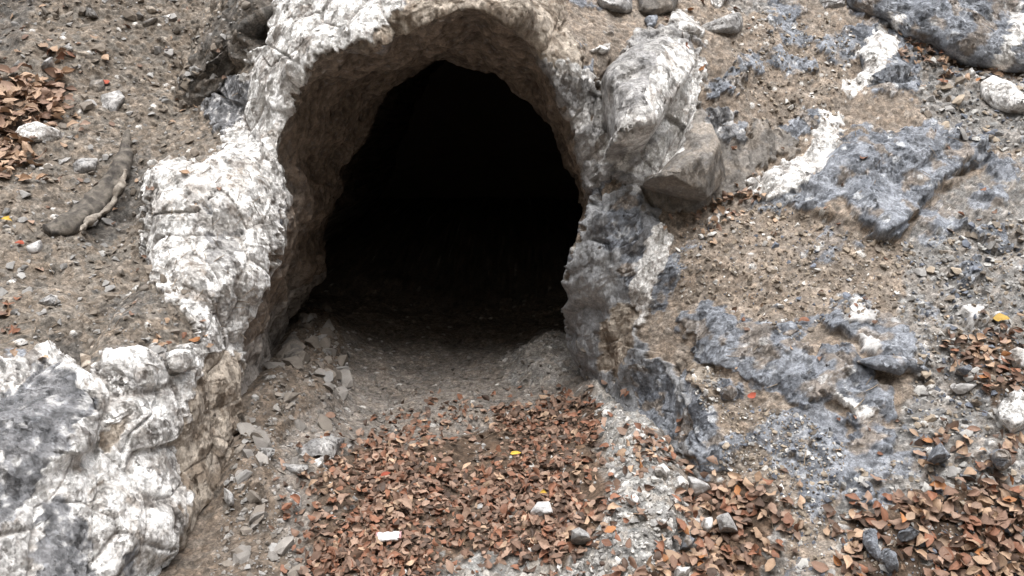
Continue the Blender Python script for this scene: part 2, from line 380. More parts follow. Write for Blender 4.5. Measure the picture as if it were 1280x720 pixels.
    blue = lerp(blue, C3(.68, .69, .70), np.clip(vein * .5 + vein2 * .15 + .45 * (c3 > .97), 0, 1)[:, None])
    jamb = lerp(C3(.20, .207, .222), C3(.36, .365, .375), np.clip(c1 * .5 + c2 * .35 + blot * .3, 0, 1)[:, None]) * (1 + .2 * med + .25 * fine)[:, None]
    jamb = lerp(jamb, C3(.66, .65, .63), np.clip(vein * .35 + vein2 * .1, 0, 1)[:, None])
    slate = lerp(C3(.15, .152, .16), C3(.27, .27, .28), np.clip(blot * .5 + c2 * .4 + fine * .5, 0, 1)[:, None]) * (1 + .3 * med + .5 * fine)[:, None]
    slate = lerp(slate, C3(.62, .61, .60), np.clip(vein2 * .15 + speck * .6, 0, 1)[:, None])
    brown = lerp(C3(.20, .185, .17), C3(.27, .24, .21), blot[:, None]) * (1 + .2 * med + .15 * fine)[:, None]
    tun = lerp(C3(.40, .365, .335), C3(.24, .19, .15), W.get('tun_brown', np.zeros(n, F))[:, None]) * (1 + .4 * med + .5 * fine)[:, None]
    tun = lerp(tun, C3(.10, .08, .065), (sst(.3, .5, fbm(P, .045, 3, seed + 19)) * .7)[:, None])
    K = {'soil': (soil_d + bare * (fa2 * .010 + .006), lerp(soil(C3(.275, .230, .190), .55, .75), blue, (bare * .95)[:, None])), 'left_soil': (soil_d * 1.15 + dome1 * .01, soil(C3(.205, .176, .147))), 'gravel': (grav_d + bare * (fa2 * .010 + .004), lerp(soil(C3(.265, .25, .235), .66), blue, (bare * (c2 > .55) * .9)[:, None])),
         'dark_soil': (soil_d * .8 + rock_d * .5, soil(C3(.15, .135, .12), .4)), 'white': (whit_d + .022, white), 'veinw': (big * .03 + fa1 * .075 + fa2 * .024 + fine * .003 + .018, white), 'cream': (whit_d + .015, cream),
         'grey': (rock_d + .02, grey), 'slate': (rock_d * .7 + .02, slate), 'brown_rock': (big * .03 + fa1 * .03 + fa2 * .006 + med * .005 + fine * .002 + .02, brown), 'blue': (big * .03 + fa1 * .075 + fa2 * .024 + fa3 * .004 + fine * .003 + .014 - .006 * gro2, blue), 'jamb': (big * .03 + fa1 * .055 + fa2 * .012 + med * .008 + fine * .003 + .02, jamb), 'pale': (rock_d * .7 + .03, grey * 1.5),
         'tunnel': (tun_d, tun), 'floor': (soil_d, soil(C3(.215, .19, .168), .5, .8)), 'gap_shade': (soil_d, soil(C3(.115, .082, .060), .3)), 'bank': (grav_d, soil(C3(.165, .134, .108), .38)),
         'rubble': (grav_d * 1.3 + rock_d * .3, soil(C3(.315, .30, .28), .7))}
    d = np.zeros(n, F); c = np.zeros((n, 3), F); s = np.zeros(n, F)
    for k, w in W.items():
        if k in K:
            d += w * K[k][0]; c += w[:, None] * K[k][1]; s += w
    g = lambda *ks: sum((W[k] for k in ks if k in W), np.zeros(n, F))
    kinds = np.stack([g('white', 'veinw') + .6 * g('cream') + .3 * g('grey', 'pale'), g('soil', 'gap_shade', 'left_soil', 'gravel', 'dark_soil', 'floor', 'bank', 'rubble'),
                      g('blue', 'slate') + .6 * g('grey', 'brown_rock', 'tunnel') + .75 * g('jamb') + .2 * g('cream')], -1) / np.maximum(s, 1e-4)[:, None]
    return d / np.maximum(s, 1e-4), c / np.maximum(s, 1e-4)[:, None], kinds

def slope_mix(P, default='soil'):
    """make-up of the slope surface at P from the traced patches"""
    px, py = proj(P)
    wx = perlin(P, .10, 31) * 9 + perlin(P, .035, 32) * 8
    wy = perlin(P, .10, 33) * 9 + perlin(P, .035, 34) * 8
    nz = fbm(P, .05, 3, 35) * .45
    wa = worley(P + np.stack([perlin(P, .05, 38), perlin(P, .05, 39), perlin(P, .05, 40)], -1) * .012, .055, 77); ca = proj(P - wa[5] * .055 * .8)
    wc = worley(P, .022, 78); cc_ = proj(P - wc[5] * .022 * .8)
    W = {default: np.ones(len(P), F)}
    for kind, m in _cache:
        v = .5 * samp(m, ca[0] + wx * .6, ca[1] + wy * .6) + .3 * samp(m, cc_[0] + wx, cc_[1] + wy) + .2 * samp(m, px + wx, py + wy)
        if kind == 'vein': v = .25 * v + .75 * samp(m, px + wx * .7, py + wy * .7)
        soft = .30 if kind in ('gravel', 'left_soil', 'cream') else .10
        w = sst(.5 - soft, .5 + soft, v + nz * np.clip(v * (1 - v) * 4 + .25 * (v > .02), 0, 1))
        for k in W: W[k] = W[k] * (1 - w)
        if kind == 'vein': kind = 'veinw'
        W[kind] = W.get(kind, 0) + w
    return W, px, py

# ------------------------------------------------------------------ materials
def surface_mat(name, rough=.92, bump=.35, scale=90.0, var=.35, spec=.25):
    m = bpy.data.materials.new(name); m.use_nodes = True
    N, L = m.node_tree.nodes, m.node_tree.links
    b = N["Principled BSDF"]
    b.inputs["Roughness"].default_value = rough
    b.inputs["Specular IOR Level"].default_value = spec
    a = N.new("ShaderNodeAttribute"); a.attribute_name = "Col"
    tc = N.new("ShaderNodeTexCoord")
    n1 = N.new("ShaderNodeTexNoise"); n1.inputs["Scale"].default_value = scale; n1.inputs["Detail"].default_value = 6; n1.inputs["Roughness"].default_value = .7
    L.new(tc.outputs["Object"], n1.inputs["Vector"])
    mr = N.new("ShaderNodeMapRange"); mr.inputs["From Min"].default_value = .3; mr.inputs["From Max"].default_value = .7
    mr.inputs["To Min"].default_value = 1 - var; mr.inputs["To Max"].default_value = 1 + var
    L.new(n1.outputs["Fac"], mr.inputs["Value"])
    mx = N.new("ShaderNodeVectorMath"); mx.operation = 'SCALE'
    L.new(a.outputs["Color"], mx.inputs[0]); L.new(mr.outputs[0], mx.inputs["Scale"])
    oi = N.new("ShaderNodeObjectInfo")
    mr2 = N.new("ShaderNodeMapRange"); mr2.inputs["To Min"].default_value = .82; mr2.inputs["To Max"].default_value = 1.18
    L.new(oi.outputs["Random"], mr2.inputs["Value"])
    mx2 = N.new("ShaderNodeVectorMath"); mx2.operation = 'SCALE'
    L.new(mx.outputs[0], mx2.inputs[0])
    if name in ('stone', 'leaf'): L.new(mr2.outputs[0], mx2.inputs["Scale"])
    else: mx2.inputs["Scale"].default_value = 1.0
    L.new(mx2.outputs[0], b.inputs["Base Color"])
    n2 = N.new("ShaderNodeTexNoise"); n2.inputs["Scale"].default_value = scale * 1.8; n2.inputs["Detail"].default_value = 8; n2.inputs["Roughness"].default_value = .65
    L.new(tc.outputs["Object"], n2.inputs["Vector"])
    bp = N.new("ShaderNodeBump"); bp.inputs["Strength"].default_value = bump; bp.inputs["Distance"].default_value = .006
    L.new(n2.outputs["Fac"], bp.inputs["Height"]); L.new(bp.outputs[0], b.inputs["Normal"])
    return m
M_ROCK = surface_mat("rock_and_soil", .93, .55, 110, .30)
def rock_detail(m):
    N, L = m.node_tree.nodes, m.node_tree.links
    b = N["Principled BSDF"]; src = b.inputs["Base Color"].links[0].from_socket
    tc = [n for n in N if n.type == 'TEX_COORD'][0].outputs["Object"]
    k = N.new("ShaderNodeAttribute"); k.attribute_name = "Kind"
    sp = N.new("ShaderNodeSeparateColor"); L.new(k.outputs["Color"], sp.inputs[0])
    def noise(scale, det=10, ro=.72, vec=None):
        n = N.new("ShaderNodeTexNoise"); n.inputs["Scale"].default_value = scale; n.inputs["Detail"].default_value = det; n.inputs["Roughness"].default_value = ro
        L.new(vec or tc, n.inputs["Vector"]); return n.outputs["Fac"]
    def remap(v, a, c, lo=0., hi=1.):
        r = N.new("ShaderNodeMapRange"); r.inputs["From Min"].default_value = a; r.inputs["From Max"].default_value = c
        r.inputs["To Min"].default_value = lo; r.inputs["To Max"].default_value = hi; L.new(v, r.inputs["Value"]); return r.outputs[0]
    def mul(a, c):
        n = N.new("ShaderNodeMath"); n.operation = 'MULTIPLY'; L.new(a, n.inputs[0])
        if isinstance(c, float): n.inputs[1].default_value = c
        else: L.new(c, n.inputs[1])
        return n.outputs[0]
    def mix(fac, a, col):
        n = N.new("ShaderNodeMix"); n.data_type = 'RGBA'; L.new(fac, n.inputs[0]); L.new(a, n.inputs[6])
        if isinstance(col, tuple): n.inputs[7].default_value = col + (1,)
        else: L.new(col, n.inputs[7])
        return n.outputs[2]
    c = src
    c = mix(mul(mul(remap(noise(13, 14, .80), .515, .585), sp.outputs[0]), .58), c, (.27, .235, .205))
    c = mix(mul(mul(remap(noise(48, 8, .75), .555, .62), sp.outputs[0]), .52), c, (.16, .145, .13))
    # grains in the soil
    for sc, lo, hi, w in ((75, .5, 1.5, .55), (170, .55, 1.45, .6)):
        v = N.new("ShaderNodeTexVoronoi"); v.inputs["Scale"].default_value = sc
        L.new(tc, v.inputs["Vector"])
        sc_ = N.new("ShaderNodeSeparateColor"); L.new(v.outputs["Color"], sc_.inputs[0])
        vm = N.new("ShaderNodeVectorMath"); vm.operation = 'SCALE'; L.new(c, vm.inputs[0]); L.new(remap(sc_.outputs[0], 0, 1, lo, hi), vm.inputs["Scale"])
        c = mix(mul(sp.outputs[1], w), c, vm.outputs[0])
    # scratches and flecks in the blue limestone
    mp = N.new("ShaderNodeMapping"); mp.inputs["Rotation"].default_value = (.5, .7, .4); mp.inputs["Scale"].default_value = (1, .6, 1); L.new(tc, mp.inputs["Vector"])
    c = mix(mul(mul(remap(noise(38, 9, .7, mp.outputs[0]), .54, .68), sp.outputs[2]), .45), c, (.46, .48, .52))
    c = mix(mul(mul(remap(noise(30, 9, .7), .55, .68), sp.outputs[2]), .60), c, (.07, .075, .085))
    # small broken facets of the bare rock: each chip tilts the surface its own way and differs a little in tone
    def vm(op, a, c):
        n = N.new("ShaderNodeVectorMath"); n.operation = op; L.new(a, n.inputs[0])
        if isinstance(c, tuple): n.inputs[1].default_value = c
        elif op == 'SCALE': L.new(c, n.inputs["Scale"])
        else: L.new(c, n.inputs[1])
        return n.outputs[0]
    ad = N.new("ShaderNodeMath"); ad.operation = 'ADD'; ad.use_clamp = True; L.new(sp.outputs[0], ad.inputs[0]); L.new(sp.outputs[2], ad.inputs[1])
    rockw = ad.outputs[0]
    geo = N.new("ShaderNodeNewGeometry"); nv = geo.outputs["Normal"]
    warp = N.new("ShaderNodeTexNoise"); warp.inputs["Scale"].default_value = 40; warp.inputs["Detail"].default_value = 3; L.new(tc, warp.inputs["Vector"])
    wv = vm('ADD', tc, vm('SCALE', warp.outputs["Color"], remap(rockw, 0, 1, .02, .02)))
    for sc, str_, rotv in ((21, .85, (.4, .9, .2)), (55, .70, (.9, .3, .7)), (130, .5, (.2, .5, .1))):
        m2 = N.new("ShaderNodeMapping"); m2.inputs["Rotation"].default_value = rotv; m2.inputs["Scale"].default_value = (1, 1.5, .75); L.new(wv, m2.inputs["Vector"])
        v = N.new("ShaderNodeTexVoronoi"); v.inputs["Scale"].default_value = sc; L.new(m2.outputs[0], v.inputs["Vector"])
        tv = vm('SUBTRACT', v.outputs["Color"], (.5, .5, .5))
        nv = vm('ADD', nv, vm('SCALE', tv, mul(rockw, str_)))
        sc_ = N.new("ShaderNodeSeparateColor"); L.new(v.outputs["Color"], sc_.inputs[0])
        c = mix(mul(rockw, .6), c, vm('SCALE', c, remap(sc_.outputs[1], 0, 1, .72, 1.25)))
    nn_ = N.new("ShaderNodeVectorMath"); nn_.operation = 'NORMALIZE'; L.new(nv, nn_.inputs[0])
    bmp = [n for n in N if n.type == 'BUMP'][0]; L.new(nn_.outputs[0], bmp.inputs["Normal"])
    L.new(c, b.inputs["Base Color"])
rock_detail(M_ROCK)
M_STONE = surface_mat("stone", .85, .5, 60, .30)
M_LEAF = surface_mat("leaf", .6, .35, 45, .28, .35)
M_WRAP = surface_mat("wrapper_film", .35, .25, 40, .06, .5)
M_ROOT = surface_mat("root_bark", .9, .8, 50, .4)

# ------------------------------------------------------------------ mesh builders
def mesh_np(name, V, quads, cols=None, mat=None, smooth=True, tris=None, kinds=None):
    me = bpy.data.meshes.new(name)
    nq = 0 if quads is None else len(quads); nt = 0 if tris is None else len(tris)
    me.vertices.add(len(V)); me.vertices.foreach_set("co", np.ascontiguousarray(V, F).ravel())
    idx = []
    if nq: idx.append(np.asarray(quads, np.int32).ravel())
    if nt: idx.append(np.asarray(tris, np.int32).ravel())
    idx = np.concatenate(idx)
    me.loops.add(len(idx)); me.loops.foreach_set("vertex_index", idx)
    me.polygons.add(nq + nt)
    me.polygons.foreach_set("loop_start", np.r_[np.arange(nq) * 4, nq * 4 + np.arange(nt) * 3].astype(np.int32))
    if cols is not None:
        at_ = me.color_attributes.new("Col", 'FLOAT_COLOR', 'POINT')
        at_.data.foreach_set("color", np.c_[np.clip(cols, .01, .9), np.ones(len(V))].astype(F).ravel())
    if kinds is not None:
        k_ = me.color_attributes.new('Kind', 'FLOAT_COLOR', 'POINT')
        k_.data.foreach_set('color', np.c_[kinds, np.ones(len(V))].astype(F).ravel())
    me.update(calc_edges=True)
    me.polygons.foreach_set("use_smooth", np.full(nq + nt, smooth))
    if mat: me.materials.append(mat)
    return me
def put(name, me, parent=None):
    o = bpy.data.objects.new(name, me); COL.objects.link(o)
    if parent: o.parent = parent
    return o
def tag(o, label=None, cat=None, group=None, kind=None):
    for k, v in (('label', label), ('category', cat), ('group', group), ('kind', kind)):
        if v: o[k] = v
    return o
def grid_quads(nr, nc, flip=False):
    i = np.arange(nr - 1)[:, None] * nc + np.arange(nc - 1)[None]
    q = np.stack([i, i + 1, i + nc + 1, i + nc], -1).reshape(-1, 4)
    return q[:, ::-1] if flip else q
def grid_normals(G):
    du = np.gradient(G, axis=0); dv = np.gradient(G, axis=1)
    n = np.cross(du, dv); return n / (np.linalg.norm(n, axis=-1, keepdims=True) + 1e-9)
def smooth_rows(N, k):
    ker = np.ones(k) / k
    for ax in (0, 1):
        N = np.apply_along_axis(lambda v: np.convolve(np.pad(v, k // 2, mode='edge'), ker, 'valid'), ax, N)
    return N / (np.linalg.norm(N, axis=-1, keepdims=True) + 1e-9)

# hillside rows run outward from the rim, adit rows run inward from it
NR = 385
def column(Dm):
    r_ = rimR[None] + Dm
    x_ = CX + r_ * ct[None]; z_ = CZ + r_ * st[None]
    y_ = face_y(x_.ravel(), z_.ravel()).reshape(x_.shape)
    return np.stack([x_, y_ + (rimY - y_[0])[None] * np.exp(-Dm / .07), z_], -1)
probe = np.r_[np.linspace(0, 3.1, 230)]
sub = column(np.repeat(probe[:, None], NT, 1))
spx, spy = proj(sub.reshape(-1, 3)); out_ = ((spx < -130) | (spx > 1410) | (spy < -130) | (spy > 860)).reshape(sub.shape[:2])
out_[-1] = True
dvis = np.clip(probe[out_.argmax(0)] , .6, 3.1)
dvis = np.convolve(np.pad(dvis, 40, mode='edge'), np.ones(81) / 81, 'valid') + .10
seg_ = np.r_[np.zeros((1, NT)), np.cumsum(np.linalg.norm(np.diff(sub, axis=0), axis=-1), 0)]
DD = np.zeros((NR + 46, NT)); grow = np.cumsum(np.r_[0, np.linspace(.65, 1.25, NR - 1)]); grow /= grow[-1]
far = np.cumsum(np.geomspace(.02, 3.0, 46))
for j in range(NT):
    lmax = np.interp(dvis[j], probe, seg_[:, j])
    DD[:NR, j] = np.interp(grow * lmax, seg_[:, j], probe)
    DD[NR:, j] = DD[NR - 1, j] + far
HILL = column(DD)
D = DD[:, 0]
NU = 128
u = np.r_[np.linspace(0, 1, 104), 1 + np.cumsum(np.geomspace(.010, .2, NU - 104))]
iR = innR; iY = innY
uu = np.clip(u, 0, 1)[:, None]
e_r = uu ** .8
TR = rimR[None] * (1 - e_r) + iR[None] * e_r
TY = rimY[None] * (1 - uu) + iY[None] * uu
ov = np.clip(u - 1, 0, None)[:, None]
TR = TR * (1 + .28 * sst(0, .35, ov)) * (1 - .0 * ov)
TY = TY + ov * 3.0
ADIT = np.stack([CX + TR * ct[None], TY, CZ + TR * st[None] * (1 - .04 * ov)], -1)
FULL = np.concatenate([ADIT[:0:-1], HILL], 0)            # deep end ... rim ... far slope
Nn = grid_normals(FULL)
Nn = smooth_rows(Nn, 17)
mid = Nn[len(ADIT) - 1 + 100, NT // 2]
if mid[1] > 0: Nn = -Nn
na = len(ADIT) - 1
P = FULL.reshape(-1, 3).astype(F)
front = np.repeat(np.r_[np.zeros(na), np.ones(len(D))], NT)
px, py = proj(P); rel_ = np.zeros(len(P))
RELIEF = [([(225,128),(240,80),(285,10),(320,-60),(365,-60),(345,10),(325,50),(300,80),(272,112),(248,132)],.10,7),
 ([(735,270),(790,240),(830,300),(840,440),(790,480),(735,450),(715,390)],.05,14), ([(1000,262),(1060,160),(1200,172),(1238,185),(1165,245),(1120,302),(1090,302)],.05,4),
 ([(855,400),(900,373),(990,430),(1060,440),(1118,528),(1050,502),(970,492),(880,450)],.02,6), ([(355,-60),(660,-60),(650,25),(600,12),(530,24),(430,60),(385,80),(365,100)],.05,9),
 ([(1030,400),(1060,370),(1095,385),(1140,430),(1158,462),(1110,467)],.02,6), ([(870,500),(890,498),(925,577),(890,592),(868,562)],.03,6),
 ([(-60,60),(60,40),(40,160),(-60,170)],.05,12), ([(185,225),(275,195),(345,190),(350,260),(310,372),(250,372),(190,330)],.05,10),
 ([(-200,470),(55,442),(125,490),(110,560),(60,600),(-200,600)],.05,9), ([(130,440),(200,440),(290,470),(280,560),(200,690),(120,700),(120,560)],.03,12)]
for pl, hgt, br in RELIEF:
    rel_ += samp(blur(raster([pl]), br), px + perlin(P, .08, 51) * 10, py + perlin(P, .08, 52) * 10) * hgt * (front > 0)
FULL = (P + Nn.reshape(-1, 3) * rel_[:, None]).reshape(FULL.shape)
sg = np.sign((Nn[na + 100, NT // 2] * grid_normals(FULL)[na + 100, NT // 2]).sum()); Nn = smooth_rows(grid_normals(FULL) * sg, 21)
P = FULL.reshape(-1, 3).astype(F)
W, px, py = slope_mix(P)
s_in = np.r_[u[:0:-1], np.zeros(len(D))]                    # 0 on the outside, grows inward
sin_ = np.repeat(s_in, NT).astype(F)
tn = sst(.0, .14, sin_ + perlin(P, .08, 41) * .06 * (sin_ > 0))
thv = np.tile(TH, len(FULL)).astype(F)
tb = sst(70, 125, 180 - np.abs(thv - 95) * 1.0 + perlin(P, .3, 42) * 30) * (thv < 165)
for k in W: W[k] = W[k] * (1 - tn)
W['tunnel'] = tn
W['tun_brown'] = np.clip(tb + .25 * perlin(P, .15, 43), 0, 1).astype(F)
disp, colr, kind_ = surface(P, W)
disp -= cracks(px, py) * (front > 0)
fade = np.repeat(np.r_[np.ones(na), np.clip(1.6 - .0 * D, 0, 1)], NT)
P = P + Nn.reshape(-1, 3) * (disp * fade)[:, None]
P = P.astype(F)
def strip(name, r0, r1):
    sl = slice(r0 * NT, r1 * NT)
    return put(name, mesh_np(name, P[sl], grid_quads(r1 - r0, NT), colr[sl], M_ROCK, kinds=kind_[sl]))
hill = tag(strip("hillside", na - 1, len(FULL)), kind='structure')
adit = tag(strip("cave_wall", 0, na), kind='structure')
# far end of the adit
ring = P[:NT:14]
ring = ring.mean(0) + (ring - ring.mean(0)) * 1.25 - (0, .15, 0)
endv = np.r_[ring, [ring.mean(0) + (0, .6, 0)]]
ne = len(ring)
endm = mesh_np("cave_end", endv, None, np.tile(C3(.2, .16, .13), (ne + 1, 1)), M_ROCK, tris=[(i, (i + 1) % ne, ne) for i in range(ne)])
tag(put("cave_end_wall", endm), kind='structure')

# ------------------------------------------------------------------ ground: adit floor, path in front, added unseen bank behind the camera
GP = [(0,4.75,0),(-.4,4.2,0),(-.3,3.4,0),(0,3.0,0),(-.3,2.5,0),(.2,2.3,.0),(-.6,2.1,-.01)]
gp = [np.array(p) for p in GP]
gp += [at(380,392,4.75), at(320,480,3.4), at(300,520,3.05), at(350,440,4.0), at(252,680,2.33), at(300,600,2.68), at(200,715,2.13), at(690,445,4.2), at(650,460,4.05),
       at(760,498,3.62), at(800,640,2.46), at(790,580,2.80), at(840,560,3.05), at(900,700,2.36), at(360,560,2.98), at(380,480,3.68), at(340,660,2.40), at(420,600,2.74), at(440,500,3.55)]
gp += [np.array(p, float) for p in [(.6,4.5,.1),(-.4,6,.06),(-1.5,6,.28),(.6,6,.22),(-.4,10,.25),(1.7,2.1,-.02),(1.3,1.7,-.05),(0,1.5,-.03),(-1.3,1.6,-.06),(3,1,-.1),(-3,.8,-.1),(0,0,-.08),
        (-4,-3,-.3),(4,-3,-.3),(0,-4,-.35),(2.5,4,-.3),(-2.6,4,-.3),(1.0,3.6,-.05)]]
gp = np.array(gp)
gz0 = tps(gp[:, :2], gp[:, 2], 4e-3)
def ground_z(x, y):
    xc = np.clip(x, -5, 5); yc = np.clip(y, -5, 11)
    z = gz0(np.stack([xc, yc], -1))
    rise = np.clip(-1.6 - y, 0, 26)  # steep bank added out of view to keep low sky light out of the cave
    return z + rise * 2.2 + np.sin(x * .35) * np.clip(rise, 0, 4) * .2
gx = np.r_[-1.75 - np.cumsum(np.geomspace(.02, 45, 40))[::-1], np.linspace(-1.75, 2.0, 400), 2.0 + np.cumsum(np.geomspace(.02, 45, 40))]
gy = np.r_[1.75 - np.cumsum(np.geomspace(.02, 45, 44))[::-1], np.linspace(1.75, 5.2, 370), 5.2 + np.cumsum(np.geomspace(.02, 45, 40))]
GX, GY = np.meshgrid(gx, gy)
GZ = ground_z(GX.ravel(), GY.ravel()).reshape(GX.shape)
GG = np.stack([GX, GY, GZ], -1)
GN = grid_normals(GG); GN[GN[..., 2] < 0] *= -1
Q = GG.reshape(-1, 3).astype(F)
gpx, gpy = proj(Q)
RUB = blur(raster([[(735,500),(765,490),(830,545),(800,580),(855,640),(870,730),(690,730),(720,690),(770,640),(760,580)], [(600,690),(700,700),(740,740),(520,740)]]), 5)
BNK = blur(raster([[(290,520),(330,470),(390,380),(430,420),(420,500),(350,560),(345,620),(370,740),(160,740),(240,640),(285,560)]]), 8)
HUM = blur(raster([[(620,455),(690,410),(730,430),(735,480),(680,490),(640,485)]]), 6)
wr = sst(.35, .65, samp(RUB, gpx, gpy) + fbm(Q, .08, 3, 71) * .4)
wb = sst(.35, .65, samp(BNK, gpx, gpy) + fbm(Q, .08, 3, 72) * .4)
wh = sst(.35, .65, samp(HUM, gpx, gpy) + fbm(Q, .08, 3, 73) * .4)
near = (np.abs(Q[:, 0]) < 2.5) & (Q[:, 1] > 1) & (Q[:, 1] < 6)
wr = wr * near; wb = wb * near; wh = wh * near
wb = wb * (1 - wr)
LSHADE = blur(raster([[(395,590),(450,560),(540,560),(640,515),(700,508),(745,515),(755,560),(750,600),(762,640),(735,690),(700,705),(600,685),(540,715),(400,720),(385,650)]]), 8)  # floor drift outline: shaded gaps between leaves painted as dark brown
wl_ = sst(.4, .7, samp(LSHADE, gpx, gpy) + fbm(Q, .10, 3, 74) * .6) * near * (1 - wb)
GW = {'rubble': np.clip(wr + wh * .6, 0, 1), 'bank': wb, 'floor': np.clip(1 - wr - wb - wh * .6, 0, 1)}
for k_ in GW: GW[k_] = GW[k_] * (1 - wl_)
GW['gap_shade'] = wl_
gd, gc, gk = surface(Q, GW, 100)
gc = lerp(gc, gc * 0 + C3(.065, .058, .042), (1 - sst(-2.5, 1.2, Q[:, 1]))[:, None] * .85)   # unseen bank darkened so less light bounces into the cave
GREL = [([(770,600),(800,570),(850,590),(840,640),(830,725),(745,725),(765,660)],.06,12),([(640,455),(690,420),(735,440),(735,480),(680,485)],.11,10),([(320,600),(400,540),(440,560),(380,620),(330,650)],.06,10),([(285,530),(380,390),(425,420),(420,520),(350,560),(330,640),(280,640)],.12,16),([(720,480),(770,490),(845,560),(790,590),(740,540)],.11,12)]
for pl, hgt, br in GREL: gd = gd + samp(blur(raster([pl]), br), gpx, gpy) * hgt * near
amp = np.where(near, 1, 1.0)
Q = (Q + GN.reshape(-1, 3) * (gd * amp)[:, None]).astype(F)
ground = tag(put("ground", mesh_np("ground", Q, grid_quads(len(gy), len(gx)), gc, M_ROCK, kinds=gk)), kind='structure')

# ------------------------------------------------------------------ sight-line placement on the finished surfaces
bpy.context.view_layer.update()
SURF = [hill, ground, adit]
def hit(px, py):
    d = Vector(ray(px, py)).normalized(); best = None
    for s in SURF:
        ok, loc, nor, _ = s.ray_cast(Vector(EYE), d)
        if ok:
            t = (loc - Vector(EYE)).length
            if best is None or t < best[0]: best = (t, loc, nor if nor.dot(d) < 0 else -nor, s)
    return best

# ------------------------------------------------------------------ embedded blocks with their own outline
def block(name, outline, bulge, label, base, depth=.22, sink=.0, group=None, cat='rock', nt=150, nr=44, seed=0, rough=None, round_=4.0, chisel=5, lean=0.0):
    if nt < 100: bulge = bulge * .7
    if rough is None: rough = 1.0 if nt > 160 else (.4 if nt > 85 else .14)
    O = np.array(outline, float)
    seg = np.linalg.norm(np.roll(O, -1, 0) - O, axis=1); cum = np.r_[0, np.cumsum(seg)]
    tt = np.linspace(0, cum[-1], nt, endpoint=False)
    ox = np.interp(tt, cum, np.r_[O[:, 0], O[0, 0]]); oy = np.interp(tt, cum, np.r_[O[:, 1], O[0, 1]])
    k = 3
    ox = (np.roll(ox, 1) + 2 * ox + np.roll(ox, -1)) / 4; oy = (np.roll(oy, 1) + 2 * oy + np.roll(oy, -1)) / 4
    cx, cy = O.mean(0)
    hs = [hit(min(max(x, -60), 1340), min(max(y, -60), 780)) for x, y in ((cx, cy), *[(lerp(cx, a, .6), lerp(cy, b, .6)) for a, b in O[::2]])]
    hs = [h for h in hs if h]
    ys = np.array([h[1].y for h in hs]); pxs = [proj(np.array(h[1])[None]) for h in hs]
    A = np.c_[np.ones(len(ys)), [p[0][0] - cx for p in pxs], [p[1][0] - cy for p in pxs]]
    co = np.linalg.lstsq(A.T @ A + np.diag([1e-6, 30, 30]), A.T @ ys, rcond=None)[0]
    if nt <= 160: sink = sink - bulge * .35
    nrm = Vector((0, 0, 0))
    for h in hs: nrm += h[2]
    nrm = np.array(nrm.normalized())
    r = np.linspace(0, 1, nr); r = 1 - (1 - r) ** 1.35
    bx = cx + r[:, None] * (ox - cx)[None]; by = cy + r[:, None] * (oy - cy)[None]
    y0 = co[0] + co[1] * (bx - cx) + co[2] * (by - cy) + sink - lean * (by - cy)
    G = at(bx, by, y0); G0 = np.concatenate([G, np.repeat(G[-1:], 14, 0)], 0)
    view = -np.array(ray(cx, cy)); view /= np.linalg.norm(view)
    vdir = view * .55 + nrm * .45
    rg = np.random.default_rng(seed + 900)
    rad = np.sqrt(((O - (cx, cy)) ** 2).sum(1)).mean()
    hh = np.full(bx.shape, 9.0)
    gxy = np.stack([bx, by], -1)
    for (pa, pb) in zip(O, np.roll(O, -1, 0)):
        t_ = np.clip(((gxy - pa) @ (pb - pa)) / max((pb - pa) @ (pb - pa), 1e-6), 0, 1)
        d_ = np.linalg.norm(gxy - pa - t_[..., None] * (pb - pa), axis=-1)
        hh = np.minimum(hh, np.clip(d_ / (rad * rg.uniform(.25, .95)), 0, rg.uniform(.85, 1.1)))
    ta = rg.uniform(0, 6.28)
    hh = bulge * (.22 * (1 - r[:, None] ** 14) + .78 * hh + .35 * (math.cos(ta) * (bx - cx) + math.sin(ta) * (by - cy)) / rad * (1 - r[:, None] ** 3))
    G = G + vdir * hh[..., None]
    if chisel:
        c0 = at(cx, cy, co[0] + sink)[None, None]; q_ = G - c0; ext = np.linalg.norm(q_[-1], axis=-1).mean()
        for _ in range(chisel):
            nv = view * rg.uniform(.5, 1.2) + rg.normal(size=3) * .75; nv /= np.linalg.norm(nv)
            lim = np.quantile(q_ @ nv, rg.uniform(.62, .92)); ex_ = np.clip(q_ @ nv - lim, 0, None)
            q_ = q_ - ex_[..., None] * nv * .92
        G = q_ + c0
    nb = 14
    s = np.linspace(0, 1, nb + 1)[1:]
    cen = G[0].mean(0)
    back = G[-1][None] - (view[None, None] * .35 + nrm[None, None] * .65) * (s * depth)[:, None, None]
    back = back + (cen - back) * (np.array([0, 0, 0]) + (.30 * s ** 2)[:, None, None])
    G = np.concatenate([G, back], 0)
    Gc = np.concatenate([G, G[:, :1]], 1)
    nn = grid_normals(np.concatenate([G[:, -3:], G, G[:, :3]], 1))[:, 3:-3]
    nn[0] = view
    if (nn[nr // 2] @ view).mean() < 0: nn = -nn
    Pb = G.reshape(-1, 3).astype(F)
    Wb, _, _ = slope_mix(G0.reshape(-1, 3).astype(F), base)
    bm = {k: Wb[k] for k in Wb if k in ('white', 'veinw', 'slate', base)}
    rest = 1 - sum(bm.values()); bm[base] = bm[base] + rest
    dd, cc, kk = surface(Pb + seed * 3.1, bm, 200 + seed)
    env = np.repeat(np.r_[.25 + .75 * np.clip((1 - r) * 4, 0, 1), np.full(nb, .25)], nt)
    Pb = Pb + nn.reshape(-1, 3) * (dd * rough * env)[:, None]
    n = nr + nb
    i = np.arange(n - 1)[:, None] * nt; j = np.arange(nt)[None]; j2 = (j + 1) % nt
    q = np.stack([i + j, i + j2, i + nt + j2, i + nt + j], -1).reshape(-1, 4)
    Pb[:nt] = Pb[nt:2 * nt].mean(0)
